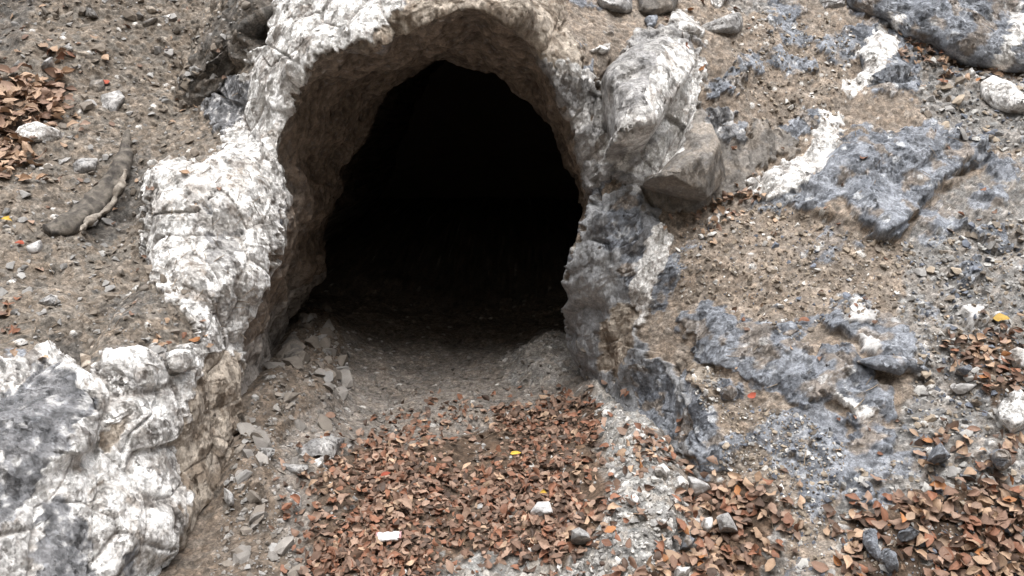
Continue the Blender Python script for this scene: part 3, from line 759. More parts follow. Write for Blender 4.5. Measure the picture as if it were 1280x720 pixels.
    q = q[nt:]; first = [(0, nt + (a + 1) % nt, nt + a) for a in range(nt)]
    last = len(Pb); endc = Pb[-nt:].mean(0)
    Pb = np.r_[Pb, [endc]]; cc = np.r_[cc, cc[-1:]]; kk = np.r_[kk, kk[-1:]]
    tr = [list(f) for f in first] + [(last, last - nt + a, last - nt + (a + 1) % nt) for a in range(nt)]
    org = Vector(Pb.mean(0)); me = mesh_np(name, Pb - np.array(org), q, cc, M_ROCK, nt >= 100, tris=tr, kinds=kk)
    o = put(name, me); o.location = org
    return tag(o, label, cat, group)

BLOCKS = [
 ("rock_block", [(760,86),(790,60),(830,45),(857,58),(873,85),(868,120),(856,150),(846,185),(826,210),(800,236),(770,223),(748,206),(741,175),(739,140),(749,110)], .20,
  "big cracked block streaked white and grey jutting beside the top of the cave mouth", 'grey', dict(depth=.45, seed=1, nt=220, nr=66, chisel=7, sink=-.10, rough=.5, lean=.0010)),
 ("rock_slab", [(868,140),(890,130),(912,145),(930,170),(943,200),(936,216),(900,240),(862,256),(816,262),(801,240),(827,213),(849,187),(861,156)], .12,
  "smooth brown grey wedge of rock tucked under the white streaked block", 'brown_rock', dict(depth=.35, seed=2, nt=180, nr=52, rough=.3, chisel=5, sink=-.13, lean=.0006)),
 ("rock_outcrop", [(1052,-60),(1060,6),(1085,18),(1110,24),(1130,46),(1165,52),(1180,64),(1215,77),(1250,84),(1290,87),(1400,90),(1430,-90),(1250,-140),(1120,-110)], .22,
  "huge dark blue outcrop with a white vein filling the top right corner", 'blue', dict(depth=.6, seed=3, nt=240, nr=90, chisel=0)),
 ("rock_wedge", [(1073,65),(1099,37),(1120,48),(1126,75),(1141,86),(1146,105),(1131,119),(1105,121),(1086,112),(1070,106),(1049,117),(1054,100),(1080,90)], .06,
  "two toned wedge, half white and half slate blue, below the dark outcrop", 'blue', dict(seed=4)),
 ("rock_ledge", [(232,130),(236,108),(258,90),(268,58),(288,28),(312,-25),(352,-25),(338,20),(315,60),(298,82),(274,112),(252,134)], .09,
  "dark rough ledge of rock and soil running up beside the top of the white outcrop", 'dark_soil', dict(depth=.3, seed=70, nt=170, nr=50, chisel=3)),
 ("rock", [(1225,104),(1240,94),(1265,105),(1282,125),(1310,155),(1272,153),(1246,137),(1228,120)], .08, "white topped rock leaning over a dark gap below the big outcrop", 'white', dict(seed=5, nt=120, nr=36)),
 ("rock", [(1245,491),(1265,484),(1282,500),(1292,540),(1260,546),(1241,536)], .06, "bright white angular rock lying among dead leaves at the right edge", 'white', dict(seed=6, nt=110, nr=34)),
 ("rock", [(737,10),(760,-4),(790,-8),(790,14),(766,23),(745,22)], .06, "pale grey split rock above the soil pocket over the cave mouth", 'grey', dict(seed=7, nt=110, nr=34)),
 ("rock", [(796,-16),(850,-6),(842,12),(815,19),(786,26),(788,8)], .06, "dark flat rock hanging over the small blue cobble", 'brown_rock', dict(seed=8, nt=110, nr=34)),
 ("rock", [(802,21),(821,19),(827,34),(815,43),(803,35)], .035, "small rounded blue grey cobble above the white streaked block", 'blue', dict(seed=9, nt=70, nr=20)),
 ("rock", [(876,32),(895,25),(925,18),(930,34),(913,48),(886,43)], .06, "grey boat shaped rock resting on the tan soil above the brown wedge", 'grey', dict(seed=10, nt=100, nr=30)),
 ("rock", [(840,14),(856,17),(878,38),(874,52),(850,41),(837,30)], .04, "white vein rock just above the top corner of the cracked block", 'white', dict(seed=11, nt=90, nr=26)),
 ("rock", [(1020,-4),(1056,-8),(1056,12),(1040,16),(1021,12)], .05, "pale speckled rock against the left foot of the dark outcrop", 'grey', dict(seed=12, nt=80, nr=24)),
 ("rock", [(876,-6),(915,-6),(912,8),(897,12),(882,7)], .04, "white rounded rock at the top edge over the boat shaped rock", 'white', dict(seed=13, nt=80, nr=24)),
 ("rock", [(1195,86),(1214,82),(1232,96),(1226,102),(1206,97)], .04, "flat white rock lying in leaves below the dark outcrop", 'white', dict(seed=14, nt=80, nr=24)),
 ("rock", [(1128,21),(1150,22),(1170,46),(1150,50),(1130,38)], .05, "small blue black rock wedged under the big outcrop", 'blue', dict(seed=15, nt=80, nr=24)),
 ("rock", [(1170,52),(1184,50),(1192,72),(1182,80),(1168,64)], .04, "cream mottled stone in the leaves against the dark outcrop", 'cream', dict(seed=16, nt=80, nr=24)),
 ("rock", [(204,446),(215,440),(234,440),(240,454),(231,467),(211,462)], .05, "grey rounded stone perched on the white ledge left of the cave", 'grey', dict(seed=17, nt=90, nr=28, rough=.5)),
 ("rock", [(160,447),(186,437),(200,450),(196,482),(171,482),(158,462)], .03, "white cleaved slab set in the ledge beside the perched grey stone", 'white', dict(seed=18, nt=90, nr=28)),
 ("rock", [(100,440),(112,443),(121,460),(113,471),(102,460)], .03, "cream oval stone above the grey faced white rock", 'cream', dict(seed=19, nt=70, nr=20)),
 ("rock", [(48,376),(64,367),(83,380),(76,389),(56,383)], .03, "pale flat diamond shaped stone on the left scree", 'grey', dict(seed=20, nt=70, nr=20)),
 ("rock", [(126,119),(150,112),(163,130),(156,149),(129,145)], .05, "large grey blocky stone beside the dead leaves on the left slope", 'grey', dict(seed=21, nt=90, nr=26)),
 ("rock", [(44,74),(66,71),(68,90),(50,96)], .05, "grey squared stone with a dark hollow under it, below the small leaf clump", 'grey', dict(seed=22, nt=80, nr=24)),
 ("rock", [(68,90),(98,81),(102,88),(72,98)], .03, "long narrow grey stone below the small leaf clump", 'grey', dict(seed=23, nt=70, nr=20)),
 ("rock", [(372,560),(398,558),(434,546),(420,577),(396,570),(374,574)], .03, "broad grey slab with a square end on the rubble inside the mouth", 'grey', dict(seed=24, nt=90, nr=26, rough=.5)),
 ("rock", [(349,579),(386,586),(390,593),(372,596)], .03, "thin flat slab below the broad grey slab", 'grey', dict(seed=25, nt=70, nr=20, rough=.4)),
 ("rock", [(364,600),(380,620),(374,642),(362,622)], .03, "upright leaf shaped slab standing in the rubble by the leaf litter", 'grey', dict(seed=26, nt=70, nr=20, rough=.4)),
 ("rock", [(391,576),(404,570),(408,589),(395,592)], .03, "small bright white stone against the broad grey slab", 'white', dict(seed=27, nt=70, nr=20)),
 ("rock", [(320,552),(345,560),(352,588),(334,584)], .04, "grey block at the foot of the left cave wall", 'grey', dict(seed=28, nt=70, nr=20)),
 ("rock", [(350,436),(374,405),(386,430),(376,470),(357,456)], .06, "heap of brown grey slab leaning on the left wall inside the cave", 'brown_rock', dict(seed=29, nt=90, nr=26)),
 ("rock", [(391,419),(410,428),(409,436),(396,431)], .025, "pale finger shaped stone on the dark bank inside the cave", 'grey', dict(seed=30, nt=60, nr=18)),
 ("rock", [(370,392),(386,390),(392,410),(378,418)], .04, "rounded brown stone against the deepest lit part of the left wall", 'brown_rock', dict(seed=31, nt=60, nr=18)),
 ("rock", [(384,380),(418,378),(420,392),(392,398)], .05, "dim brown boulder deep in the shadow of the left wall", 'brown_rock', dict(seed=32, nt=60, nr=18)),
 ("rock", [(280,610),(292,612),(298,630),(292,640),(282,625)], .03, "pale stone wedged between white rock and dirt bank", 'grey', dict(seed=33, nt=60, nr=18)),
 ("rock", [(663,640),(672,628),(688,630),(692,642),(680,655),(668,652)], .048, "white and grey stone with a leaf scrap on top in the leaf litter", 'pale', dict(seed=34, sink=-.03, nt=70, nr=20)),
 ("rock", [(714,664),(724,660),(737,666),(738,678),(722,684),(714,676)], .064, "round pale stone in the litter between leaf pile and gravel hump", 'grey', dict(seed=35, sink=-.03, nt=70, nr=20)),
 ("rock", [(858,594),(875,592),(890,612),(884,622),(866,616)], .080, "light grey angular rock at the head of the lower right leaf drift", 'pale', dict(seed=36, sink=-.03, nt=80, nr=22)),
 ("rock", [(838,600),(850,594),(860,604),(858,616),(842,614)], .064, "white topped stone touching the light grey angular rock", 'white', dict(seed=37, sink=-.03, nt=70, nr=20)),
 ("rock", [(818,585),(830,579),(838,588),(832,600),(820,598)], .064, "bright white chunk on the gravel hump below the right jamb", 'white', dict(seed=38, sink=-.03, nt=70, nr=20)),
 ("rock", [(848,672),(860,668),(872,676),(868,692),(852,688)], .064, "blue black angular stone in the lower leaf drift", 'blue', dict(seed=39, sink=-.03, nt=70, nr=20)),
 ("rock", [(895,645),(912,640),(924,650),(922,664),(900,664)], .064, "pale grey block lying in the lower leaf drift", 'grey', dict(seed=40, sink=-.03, nt=70, nr=20)),
 ("rock", [(880,648),(890,646),(895,662),(886,668),(880,660)], .048, "small upright white stone beside the pale grey block in leaves", 'white', dict(seed=41, sink=-.03, nt=60, nr=18)),
 ("rock", [(846,710),(862,704),(866,724),(842,728)], .064, "white stone cut by the bottom edge of the leaf drift", 'white', dict(seed=42, sink=-.03, nt=60, nr=18)),
 ("rock", [(1164,572),(1175,552),(1190,570),(1186,580),(1166,580)], .080, "blue grey pyramid stone under the upper right leaf drift", 'blue', dict(seed=43, sink=-.03, nt=70, nr=20, rough=.5)),
 ("rock", [(1242,570),(1255,563),(1262,575),(1252,588),(1243,580)], .064, "slate stone crossed by one white stripe near the right edge", 'blue', dict(seed=44, sink=-.03, nt=70, nr=20, rough=.5)),
 ("rock", [(1080,660),(1092,655),(1096,680),(1106,700),(1092,710),(1078,696)], .04, "long blue grey stone half buried in the lower right leaves", 'blue', dict(seed=45, sink=-.01, nt=80, nr=22, rough=.3)),
 ("rock", [(1120,668),(1136,656),(1150,662),(1142,672),(1126,676)], .064, "flat blue stone flecked with leaves near the bottom right", 'blue', dict(seed=46, sink=-.03, nt=70, nr=20, rough=.5)),
 ("rock", [(1106,690),(1118,690),(1122,706),(1110,712)], .03, "dark blue stone against the long half buried stone", 'blue', dict(seed=47, sink=-.03, nt=60, nr=18, rough=.5)),
 ("rock", [(1182,488),(1200,480),(1222,481),(1205,490),(1190,492)], .03, "thin cream sliver of rock sticking out near the right leaf drift", 'pale', dict(seed=48, nt=60, nr=18, rough=.4)),
 ("rock", [(1260,440),(1272,434),(1288,440),(1286,462),(1266,458)], .05, "white rounded stone cut off by the right edge above the leaves", 'white', dict(seed=49, nt=70, nr=20)),
 ("rock", [(1195,462),(1212,455),(1222,466),(1210,474)], .064, "dark round stone with pale top in the right leaf drift", 'blue', dict(seed=50, sink=-.03, nt=60, nr=18)),
 ("rock", [(975,405),(990,402),(1002,412),(984,424),(972,422)], .025, "smooth slate blue chip standing flat on the tan soil", 'blue', dict(seed=51, nt=60, nr=18, rough=.3)),
 ("rock", [(898,485),(912,478),(926,490),(918,502),(902,500)], .04, "dark stone with a white spot under the blue ledge", 'blue', dict(seed=52, nt=60, nr=18)),
 ("rock", [(1068,452),(1100,444),(1150,448),(1156,462),(1140,470),(1100,462)], .07, "blue black ledge slab split from the slope with a dark gap above", 'blue', dict(seed=53, nt=110, nr=30, rough=.5)),
 ("rock", [(20,165),(45,160),(70,163),(85,172),(60,178),(30,176)], .04, "long pale white stone below the large left leaf heap", 'white', dict(seed=54, nt=80, nr=22, rough=.6)),
 ("rock", [(106,100),(128,98),(132,118),(112,116)], .03, "brown grey flat stone left of the blocky grey stone", 'brown_rock', dict(seed=55, nt=60, nr=18)),
 ("rock", [(108,8),(122,6),(130,20),(118,28),(106,20)], .04, "round grey stone high on the left scree", 'grey', dict(seed=56, nt=60, nr=18)),
 ("rock", [(180,8),(204,8),(200,16),(184,18)], .03, "yellowish cream stone at the top of the left scree", 'cream', dict(seed=57, nt=60, nr=18)),
 ("rock", [(204,20),(216,17),(212,30)], .02, "small white triangular chip high on the left scree", 'white', dict(seed=58, nt=50, nr=14)),
 ("rock", [(176,28),(196,20),(200,26),(180,38)], .04, "dark brown stone with a shadowed underside near the white triangular chip", 'brown_rock', dict(seed=59, nt=60, nr=18)),
 ("rock", [(86,206),(98,200),(122,198),(118,215),(100,224)], .04, "pair of low grey hump stones above the curved root", 'grey', dict(seed=60, nt=70, nr=20)),
 ("rock", [(32,308),(50,300),(60,308),(52,318),(36,318)], .03, "pale blue grey chip below the yellow round leaf", 'pale', dict(seed=61, nt=60, nr=18)),
 ("rock", [(236,85),(252,78),(258,88),(240,96)], .03, "grey cobble beside the hollow in the dark soil ridge", 'grey', dict(seed=62, nt=60, nr=18)),
]
for nm, ol, bu, lab, base, kw in BLOCKS:
    block(nm, ol, bu, lab, base, group='rocks on the slope and cave floor' if nm == 'rock' else None, **kw)

# ------------------------------------------------------------------ small stones, gravel
rng = np.random.default_rng(7); rnd = random.Random(5)
import bmesh
def hull_stone(seed, flat, n=13, sub=False):
    r = np.random.default_rng(seed); p = r.normal(size=(n, 3)); p /= np.linalg.norm(p, axis=1)[:, None]
    p *= r.uniform(.8, 1.05, (n, 1)); p *= (1, r.uniform(.6, .95), flat)
    bm = bmesh.new(); [bm.verts.new(v) for v in p]
    res = bmesh.ops.convex_hull(bm, input=bm.verts)
    bmesh.ops.delete(bm, geom=[g for g in res['geom_interior'] if isinstance(g, bmesh.types.BMVert)], context='VERTS')
    bmesh.ops.triangulate(bm, faces=bm.faces)
    if sub:
        bmesh.ops.subdivide_edges(bm, edges=bm.edges, cuts=1, use_grid_fill=True)
        bmesh.ops.triangulate(bm, faces=bm.faces)
        V0 = np.array([v.co[:] for v in bm.verts]); dn = perlin(V0 + seed * 7.7, .45, 88) * .12
        for v, k in zip(bm.verts, dn): v.co *= 1 + float(k)
    bm.verts.index_update()
    V = np.array([v.co[:] for v in bm.verts]); T = np.array([[v.index for v in f.verts] for f in bm.faces]); bm.free()
    return V * .5, T
STONES = [hull_stone(s, f, 13, True) for s, f in zip(range(16), [.35, .5, .65, .8, .3, .55, .45, .7] * 2)]
TINY = [hull_stone(50 + s, f, 8) for s, f in zip(range(8), [.4, .6, .8, .5] * 2)]
TINT = {'white': (.74, .72, .69), 'grey': (.37, .36, .35), 'blue': (.20, .22, .265), 'brown': (.24, .205, .17), 'tan': (.40, .335, .265), 'pale': (.52, .51, .49), 'dusty brown': (.26, .23, .20), 'dusty grey': (.31, .29, .27)}
stone_me = {}
def stone_mesh(k, tint):
    if (k, tint) not in stone_me:
        V, T = STONES[k]
        c = np.tile(C3(*TINT[tint]), (len(V), 1)) * np.random.default_rng(k).uniform(.85, 1.15, (len(V), 1))
        stone_me[k, tint] = mesh_np("stone", V, None, c, M_STONE, smooth=False, tris=T)
    return stone_me[k, tint]
def frame(nor, yaw, tilt=0.0, tdir=0.0):
    q = Vector((0, 0, 1)).rotation_difference(Vector(nor))
    return q @ Quaternion((0, 0, 1), yaw) @ Quaternion((math.cos(tdir), math.sin(tdir), 0), tilt)

def inpoly(px, py, P):
    ins = False
    for (ax, ay), (bx, by) in zip(P, P[1:] + P[:1]):
        if (ay > py) != (by > py) and px < (bx - ax) * (py - ay) / (by - ay) + ax: ins = not ins
    return ins
SCREE = [  # outline, how many countable stones, how many pebbles, tints, where, size range in pixels
 ([(-150,-100),(330,-100),(330,40),(240,130),(280,180),(180,220),(190,330),(260,380),(200,440),(60,430),(-150,450)], 85, 2600, ['grey','brown','brown','grey','dusty brown'], 'loose scree on the soil slope left of the cave', (7,17)),
 ([(1140,50),(1400,90),(1400,190),(1230,190),(1150,140)], 28, 700, ['tan','grey','brown','blue','pale'], 'rubble under the dark outcrop', (8,18)),
 ([(880,10),(1050,20),(1080,60),(1060,120),(1040,150),(950,160),(930,120)], 8, 600, ['tan','brown','tan','brown','white'], 'tan soil above the blue rock band', (5,9)),
 ([(840,290),(960,250),(1090,300),(1140,300),(1130,400),(1040,390),(1000,430),(900,370),(850,380)], 24, 1500, ['tan','brown','tan','brown','brown','tan','blue','white'], 'tan soil in the middle of the right slope', (6,11)),
 ([(1130,310),(1400,220),(1400,560),(1120,540),(1150,450)], 34, 2600, ['grey','blue','tan','pale','brown'], 'grey gravel on the right slope', (7,15)),
 ([(900,500),(1000,515),(1060,560),(1040,640),(1000,700),(960,600),(900,590)], 14, 1000, ['tan','brown','brown','tan','white','blue','grey'], 'lower tan soil right of the jamb', (6,11)),
 ([(990,640),(1050,600),(1150,560),(1400,560),(1400,760),(960,760)], 22, 1500, ['grey','blue','tan','pale'], 'gravel at the bottom right', (7,15)),
 ([(735,490),(840,555),(860,640),(850,740),(690,740),(760,650),(760,560)], 26, 1500, ['grey','pale','white','grey'], 'gravel hump below the right jamb', (6,13)),
 ([(300,520),(390,390),(440,430),(430,540),(350,600),(380,740),(260,740),(280,620)], 60, 1200, ['dusty grey','dusty brown','dusty grey','dusty brown','grey'], 'rubble bank along the left cave wall', (10,30)),
 ([(440,470),(620,440),(730,420),(740,490),(600,530),(420,540)], 10, 700, ['dusty grey','dusty brown'], 'bare floor inside the cave', (6,12)),
 ([(860,460),(900,460),(910,500),(880,520)], 6, 160, ['white','tan','grey'], 'pocket of chips under the blue ledge', (6,11)),
 ([(400,540),(760,500),(760,720),(390,720)], 12, 300, ['pale','grey','white'], 'leaf litter on the cave floor', (8,15)),
]
peb = {k: [] for k in ('V', 'T', 'C')}; pbase = 0
count = 0
for outline, n_big, n_small, tints, where, (s0, s1) in SCREE:
    xs = [p[0] for p in outline]; ys = [p[1] for p in outline]
    groups = {}
    done = tries = 0
    while done < n_big + n_small and tries < (n_big + n_small) * 4:
        tries += 1
        x, y = rnd.uniform(min(xs), max(xs)), rnd.uniform(min(ys), max(ys))
        if not inpoly(x, y, outline): continue
        h = hit(x, y)
        if not h: continue
        t, loc, nor, s = h
        if s is adit: continue
        up = (nor * .6 + Vector((0, -.35, .65))).normalized()
        tint = rnd.choice(tints)
        if done < n_big:
            if not (-5 < x < 1285 and -5 < y < 725): continue
            size = rnd.uniform(s0, s1) ** 1.0 * t / FPX * 1.15
            o = bpy.data.objects.new("stone", stone_mesh(rnd.randrange(16), tint))
            o.rotation_mode = 'QUATERNION'
            o.rotation_quaternion = frame(up, rnd.uniform(0, 6.28), rnd.uniform(0, .35), rnd.uniform(0, 6.28))
            o.scale = (size, size, size)
            o.location = loc + up * size * .08
            COL.objects.link(o)
            word = {'white': 'white', 'grey': 'grey', 'blue': 'slate blue', 'brown': 'brown', 'tan': 'tan', 'pale': 'pale grey'}.get(tint, tint)
            tag(o, f"small loose {word} stone, {where}", 'stone', f"{word} stones, {where}")
            count += 1
        else:
            px_s = min(2.0 + rnd.expovariate(.42 if 'scree' in where or 'rubble' in where or 'gravel' in where else .6), 11)
            size = px_s * t / FPX * 1.1
            V, T = TINY[rnd.randrange(8)]
            q = np.array(frame(up, rnd.uniform(0, 6.28), rnd.uniform(0, .5), rnd.uniform(0, 6.28)).to_matrix())
            peb['V'].append(V @ q.T * size + np.array(loc + up * size * .1)); peb['T'].append(T + pbase); pbase += len(V)
            c = np.array(TINT[tint]) * rnd.uniform(.65, 1.15)
            peb['C'].append(np.tile(c, (len(V), 1)))
        done += 1
pm = mesh_np("gravel", np.concatenate(peb['V']), None, np.concatenate(peb['C']), M_STONE, smooth=False, tris=np.concatenate(peb['T']))
tag(put("gravel", pm), "fine loose gravel and chips strewn over the soil", 'gravel', kind='stuff')

# ------------------------------------------------------------------ dead leaves
def leaf_shape(seed):
    r = np.random.default_rng(seed); n = 7
    t = np.linspace(0, 1, n); w = np.sin(np.pi * t ** r.uniform(.75, 1.1)) ** .75 * r.uniform(.19, .33); w[0] = w[-1] = .012
    w = w * (1 + r.uniform(-.13, .13, n))
    ruf, rph = r.uniform(.0, .055), r.uniform(0, 6.28)
    if seed % 6 == 5: w[n - 3:] *= .35
    curl = r.uniform(-1.2, 2.0); fold = r.uniform(-.2, .7); tw = r.uniform(-.9, .9); bend = r.uniform(-.2, .2)
    V = []
    ang = curl * (t - .5)
    xx = np.cumsum(np.r_[0, np.cos((ang[1:] + ang[:-1]) / 2) / (n - 1)]); zz = np.cumsum(np.r_[0, np.sin((ang[1:] + ang[:-1]) / 2) / (n - 1)])
    for k in range(n):
        for s in (-1, -.5, 0, .5, 1):
            yv = s * w[k]; zv = abs(s) ** 1.3 * w[k] * fold * 1.6 + s * w[k] * tw * (t[k] - .5) + ruf * abs(s) * math.sin(k * 2.1 + rph + 1.3 * s) + r.uniform(-.02, .02)
            V.append((xx[k] - .5, yv + bend * math.sin(math.pi * t[k]), zz[k] - zz.mean() + zv))
    V = np.array(V)
    return V, grid_quads(n, 5)
LEAVES = [leaf_shape(s) for s in range(26)]
LTINT = {'brown': (.205, .126, .090), 'dark brown': (.095, .062, .046), 'tan': (.42, .29, .20), 'reddish brown': (.25, .118, .072), 'orange': (.38, .17, .07), 'pinkish brown': (.32, .215, .16),
         'yellow': (.55, .35, .05), 'ochre': (.40, .26, .06), 'red': (.36, .075, .04)}
leaf_me = {}
def leaf_mesh(k, tint):
    if (k, tint) not in leaf_me:
        V, Qd = LEAVES[k]
        c = np.tile(C3(*LTINT[tint]), (len(V), 1)); c[2::5] *= 1.12
        leaf_me[k, tint] = mesh_np("leaf", V, Qd, c, M_LEAF)
    return leaf_me[k, tint]
MIXF = ['brown'] * 4 + ['reddish brown'] * 3 + ['pinkish brown'] * 3 + ['dark brown'] * 2 + ['tan'] * 1
MIXR = ['brown'] * 7 + ['tan'] * 9 + ['reddish brown'] * 4 + ['pinkish brown'] * 7 + ['dark brown'] * 4 + ['orange']
DRIFT = [ # outline, count, mix, thickness, where, leaf length in metres
 ([(380,580),(440,552),(520,548),(600,545),(640,508),(700,500),(752,508),(766,560),(760,600),(772,640),(745,690),(705,712),(600,690),(540,725),(385,725),(368,650)], 3500, MIXF, .03, 'in the leaf litter on the cave floor', (.015,.054)),
 ([(380,560),(470,520),(560,500),(640,500),(700,485),(740,500),(700,520),(600,545),(440,560)], 190, MIXF, .006, 'scattered on bare floor inside the cave', (.03,.05)),
 ([(782,560),(808,530),(836,550),(842,580),(800,602)], 70, MIXR, .02, 'in the pocket below the right jamb', (.035,.055)),
 ([(862,592),(950,600),(985,640),(972,692),(940,725),(790,725),(802,690),(852,655)], 330, MIXR, .025, 'in the drift right of the gravel hump', (.035,.06)),
 ([(1050,650),(1090,628),(1150,602),(1250,592),(1285,632),(1285,725),(1050,725)], 420, MIXR, .035, 'in the large bottom right drift', (.035,.065)),
 ([(1180,425),(1250,410),(1285,440),(1285,500),(1238,512),(1190,450)], 120, MIXR, .02, 'in the drift by the right edge', (.03,.055)),
 ([(1150,547),(1260,545),(1272,582),(1160,578)], 75, MIXR, .02, 'in the strip above the blue pyramid stone', (.03,.055)),
 ([(-20,105),(60,105),(80,130),(80,152),(40,165),(-20,165)], 190, ['tan', 'pinkish brown', 'tan', 'tan', 'pinkish brown', 'brown'], .05, 'in the heap at the left edge', (.055,.095)),
 ([(-20,165),(30,165),(45,200),(20,215),(-20,225)], 70, ['tan', 'pinkish brown', 'tan', 'tan'], .03, 'below the heap at the left edge', (.05,.08)),
 ([(66,70),(100,44),(140,52),(126,72),(90,80)], 34, ['tan', 'reddish brown', 'brown', 'tan'], .03, 'in the small clump on the upper left scree', (.05,.085)),
 ([(1125,48),(1180,66),(1285,88),(1285,98),(1200,92),(1130,78)], 120, MIXR, .03, 'tucked along the foot of the dark outcrop', (.035,.06)),
 ([(835,285),(870,262),(920,242),(955,228),(935,262),(870,302)], 80, ['tan', 'tan', 'brown', 'pinkish brown'], .015, 'in the pale debris under the brown wedge', (.03,.055)),
 ([(820,20),(905,15),(910,62),(870,66)], 24, ['reddish brown', 'orange', 'brown'], .01, 'between the rocks above the cave mouth', (.035,.055)),
 ([(-20,380),(40,380),(30,450),(-20,450)], 26, ['reddish brown', 'brown', 'tan'], .01, 'on the scree above the white ledge', (.03,.05)),
 ([(150,390),(270,400),(250,440),(160,430)], 16, ['brown', 'reddish brown', 'tan'], .005, 'on the ledge left of the cave', (.025,.045)),
 ([(-20,-20),(330,-20),(200,330),(-20,330)], 80, ['brown', 'tan', 'pinkish brown'], .005, 'scattered over the left soil slope', (.025,.05)),
 ([(860,100),(1280,180),(1280,600),(900,560)], 60, ['tan', 'brown', 'reddish brown'], .005, 'scattered over the right slope', (.02,.04)),
]
KEEP = [[(q[0], q[1]) for q in b_[1]] for b_ in BLOCKS if len(b_[1]) <= 6 or min(q[1] for q in b_[1]) > 430]
allv = []
cg = np.stack(np.meshgrid(np.arange(0, 1480, 8.), np.arange(0, 900, 8.)), -1).reshape(-1, 2)
CL = (fbm(np.c_[cg, np.zeros(len(cg))], 90., 3, 501)).reshape(113, 185)
for outline, n, mix, thick, where, (l0, l1) in DRIFT:
    xs = [p[0] for p in outline]; ys = [p[1] for p in outline]
    done = tries = 0
    while done < n and tries < n * 8:
        tries += 1
        x, y = rnd.uniform(min(xs) - 30, max(xs) + 30), rnd.uniform(min(ys) - 20, max(ys) + 20)
        sp_ = rnd.choice((6, 14, 30)); jx, jy = rnd.gauss(0, sp_), rnd.gauss(0, sp_ * .6)
        if not inpoly(x + jx, y + jy, outline): continue
        if CL[min(max(int((y + 90) / 8), 0), 112), min(max(int((x + 90) / 8), 0), 184)] < rnd.gauss(-.12, .28) and rnd.random() < .85: continue
        if rnd.random() < .92 and any(inpoly(x, y, ol) for ol in KEEP): continue
        if ((x - 590) / 55) ** 2 + ((y - 565) / 30) ** 2 < 1 + rnd.gauss(0, .3) and rnd.random() < .85: continue
        h = hit(x, y)
        if not h: continue
        t, loc, nor, s = h
        if s is adit and rnd.random() < .9: continue
        L_ = rnd.uniform(l0, l1)
        up = (nor * .5 + Vector((0, -.2, .8))).normalized()
        lift = .004 + rnd.random() ** 1.3 * thick
        q = frame(up, rnd.uniform(0, 6.28), rnd.gauss(0, .62), rnd.uniform(0, 6.28))
        if rnd.random() < .4: q = q @ Quaternion((1, 0, 0), math.pi)
        k = rnd.randrange(26)
        allv.append((L_ / t * (1 + 14 * (lift - .004)) , loc + up * lift, q, L_ * rnd.uniform(.9, 1.1), k, rnd.choice(mix), where, 0 < x < 1280 and 0 < y < 716))
        done += 1
SPECIAL = [
 (644, 577, .05, 'yellow', 'single bright yellow leaf on top of the brown cave floor litter', 3),
 (1252, 402, .06, 'ochre', 'long yellow curled leaf on the grey gravel of the right slope', 8),
 (10, 279, .05, 'yellow', 'round yellow leaf at the left edge of the soil slope', 5),
 (484, 602, .045, 'red', 'red leaf in the cave floor litter above the white wrapper', 2),
 (764, 672, .045, 'orange', 'orange rounded leaf at the side of the gravel hump', 7),
 (1005, 404, .05, 'reddish brown', 'reddish leaf lying by the slate blue chip on tan soil', 9),
 (939, 496, .04, 'red', 'red leaf on the tan soil below the blue ledge', 1),
 (1172, 612, .065, 'orange', 'orange leaf on the gravel above the bottom right drift', 4),
 (247, 428, .05, 'orange', 'orange brown curled leaf by the perched grey stone', 6),
 (505, 640, .075, 'pinkish brown', 'broad pinkish leaf just above the white wrapper', 10),
 (838, 696, .07, 'tan', 'broad toothed tan leaf in the drift right of the gravel hump', 12),
 (684, 686, .065, 'pinkish brown', 'pale pinkish leaf at the front edge of the cave floor litter', 11),
 (681, 627, .03, 'yellow', 'yellow leaf scrap lying on the white and grey stone', 0),
 (134, 106, .05, 'red', 'red leaf beside the blocky grey stone on the left slope', 13),
 (1222, 103, .04, 'orange', 'orange leaf against the white topped rock', 3),
 (26, 308, .04, 'red', 'reddish leaf near the pale chip at the left edge', 9)]
for x, y, L_, tint, lab, k in SPECIAL:
    h = hit(x, y)
    if not h: continue
    t, loc, nor, s = h
    up = (nor * .5 + Vector((0, -.45, .6))).normalized()
    o = bpy.data.objects.new("leaf", leaf_mesh(k, tint)); COL.objects.link(o)
    o.rotation_mode = 'QUATERNION'; o.rotation_quaternion = frame(up, rnd.uniform(-.6, .6))
    lit = .05 if (380 < x < 780 and y > 545) else .02
    if 'scrap' in lab: lit = .06
    o.location = loc + up * lit; o.scale = (L_, L_, L_)
    tag(o, lab, 'leaf')
allv.sort(key=lambda a: -(a[0] if a[7] else 0))
N_IND = 284
for sz, loc, q, L_, k, tint, where, _ in allv[:N_IND]:
    o = bpy.data.objects.new("leaf", leaf_mesh(k, tint)); COL.objects.link(o)
    o.rotation_mode = 'QUATERNION'; o.rotation_quaternion = q; o.location = loc; o.scale = (L_, L_, L_)
    tag(o, f"dead {tint} leaf {where}", 'leaf', f"{tint} leaves {where}")
V_, Q_, C_ = [], [], []; b0 = 0
for sz, loc, q, L_, k, tint, where, _ in allv[N_IND:]:
    V, Qd = LEAVES[k]
    V_.append(V @ np.array(q.to_matrix()).T * L_ + np.array(loc)); Q_.append(Qd + b0); b0 += len(V)
    C_.append(np.tile(np.array(LTINT[tint]) * rnd.uniform(.7, 1.25), (len(V), 1)))
lm = mesh_np("leaf_litter", np.concatenate(V_), np.concatenate(Q_), np.concatenate(C_), M_LEAF)
tag(put("leaf_litter", lm), "brown dead leaf litter under and around the larger leaves", 'leaves', kind='stuff')

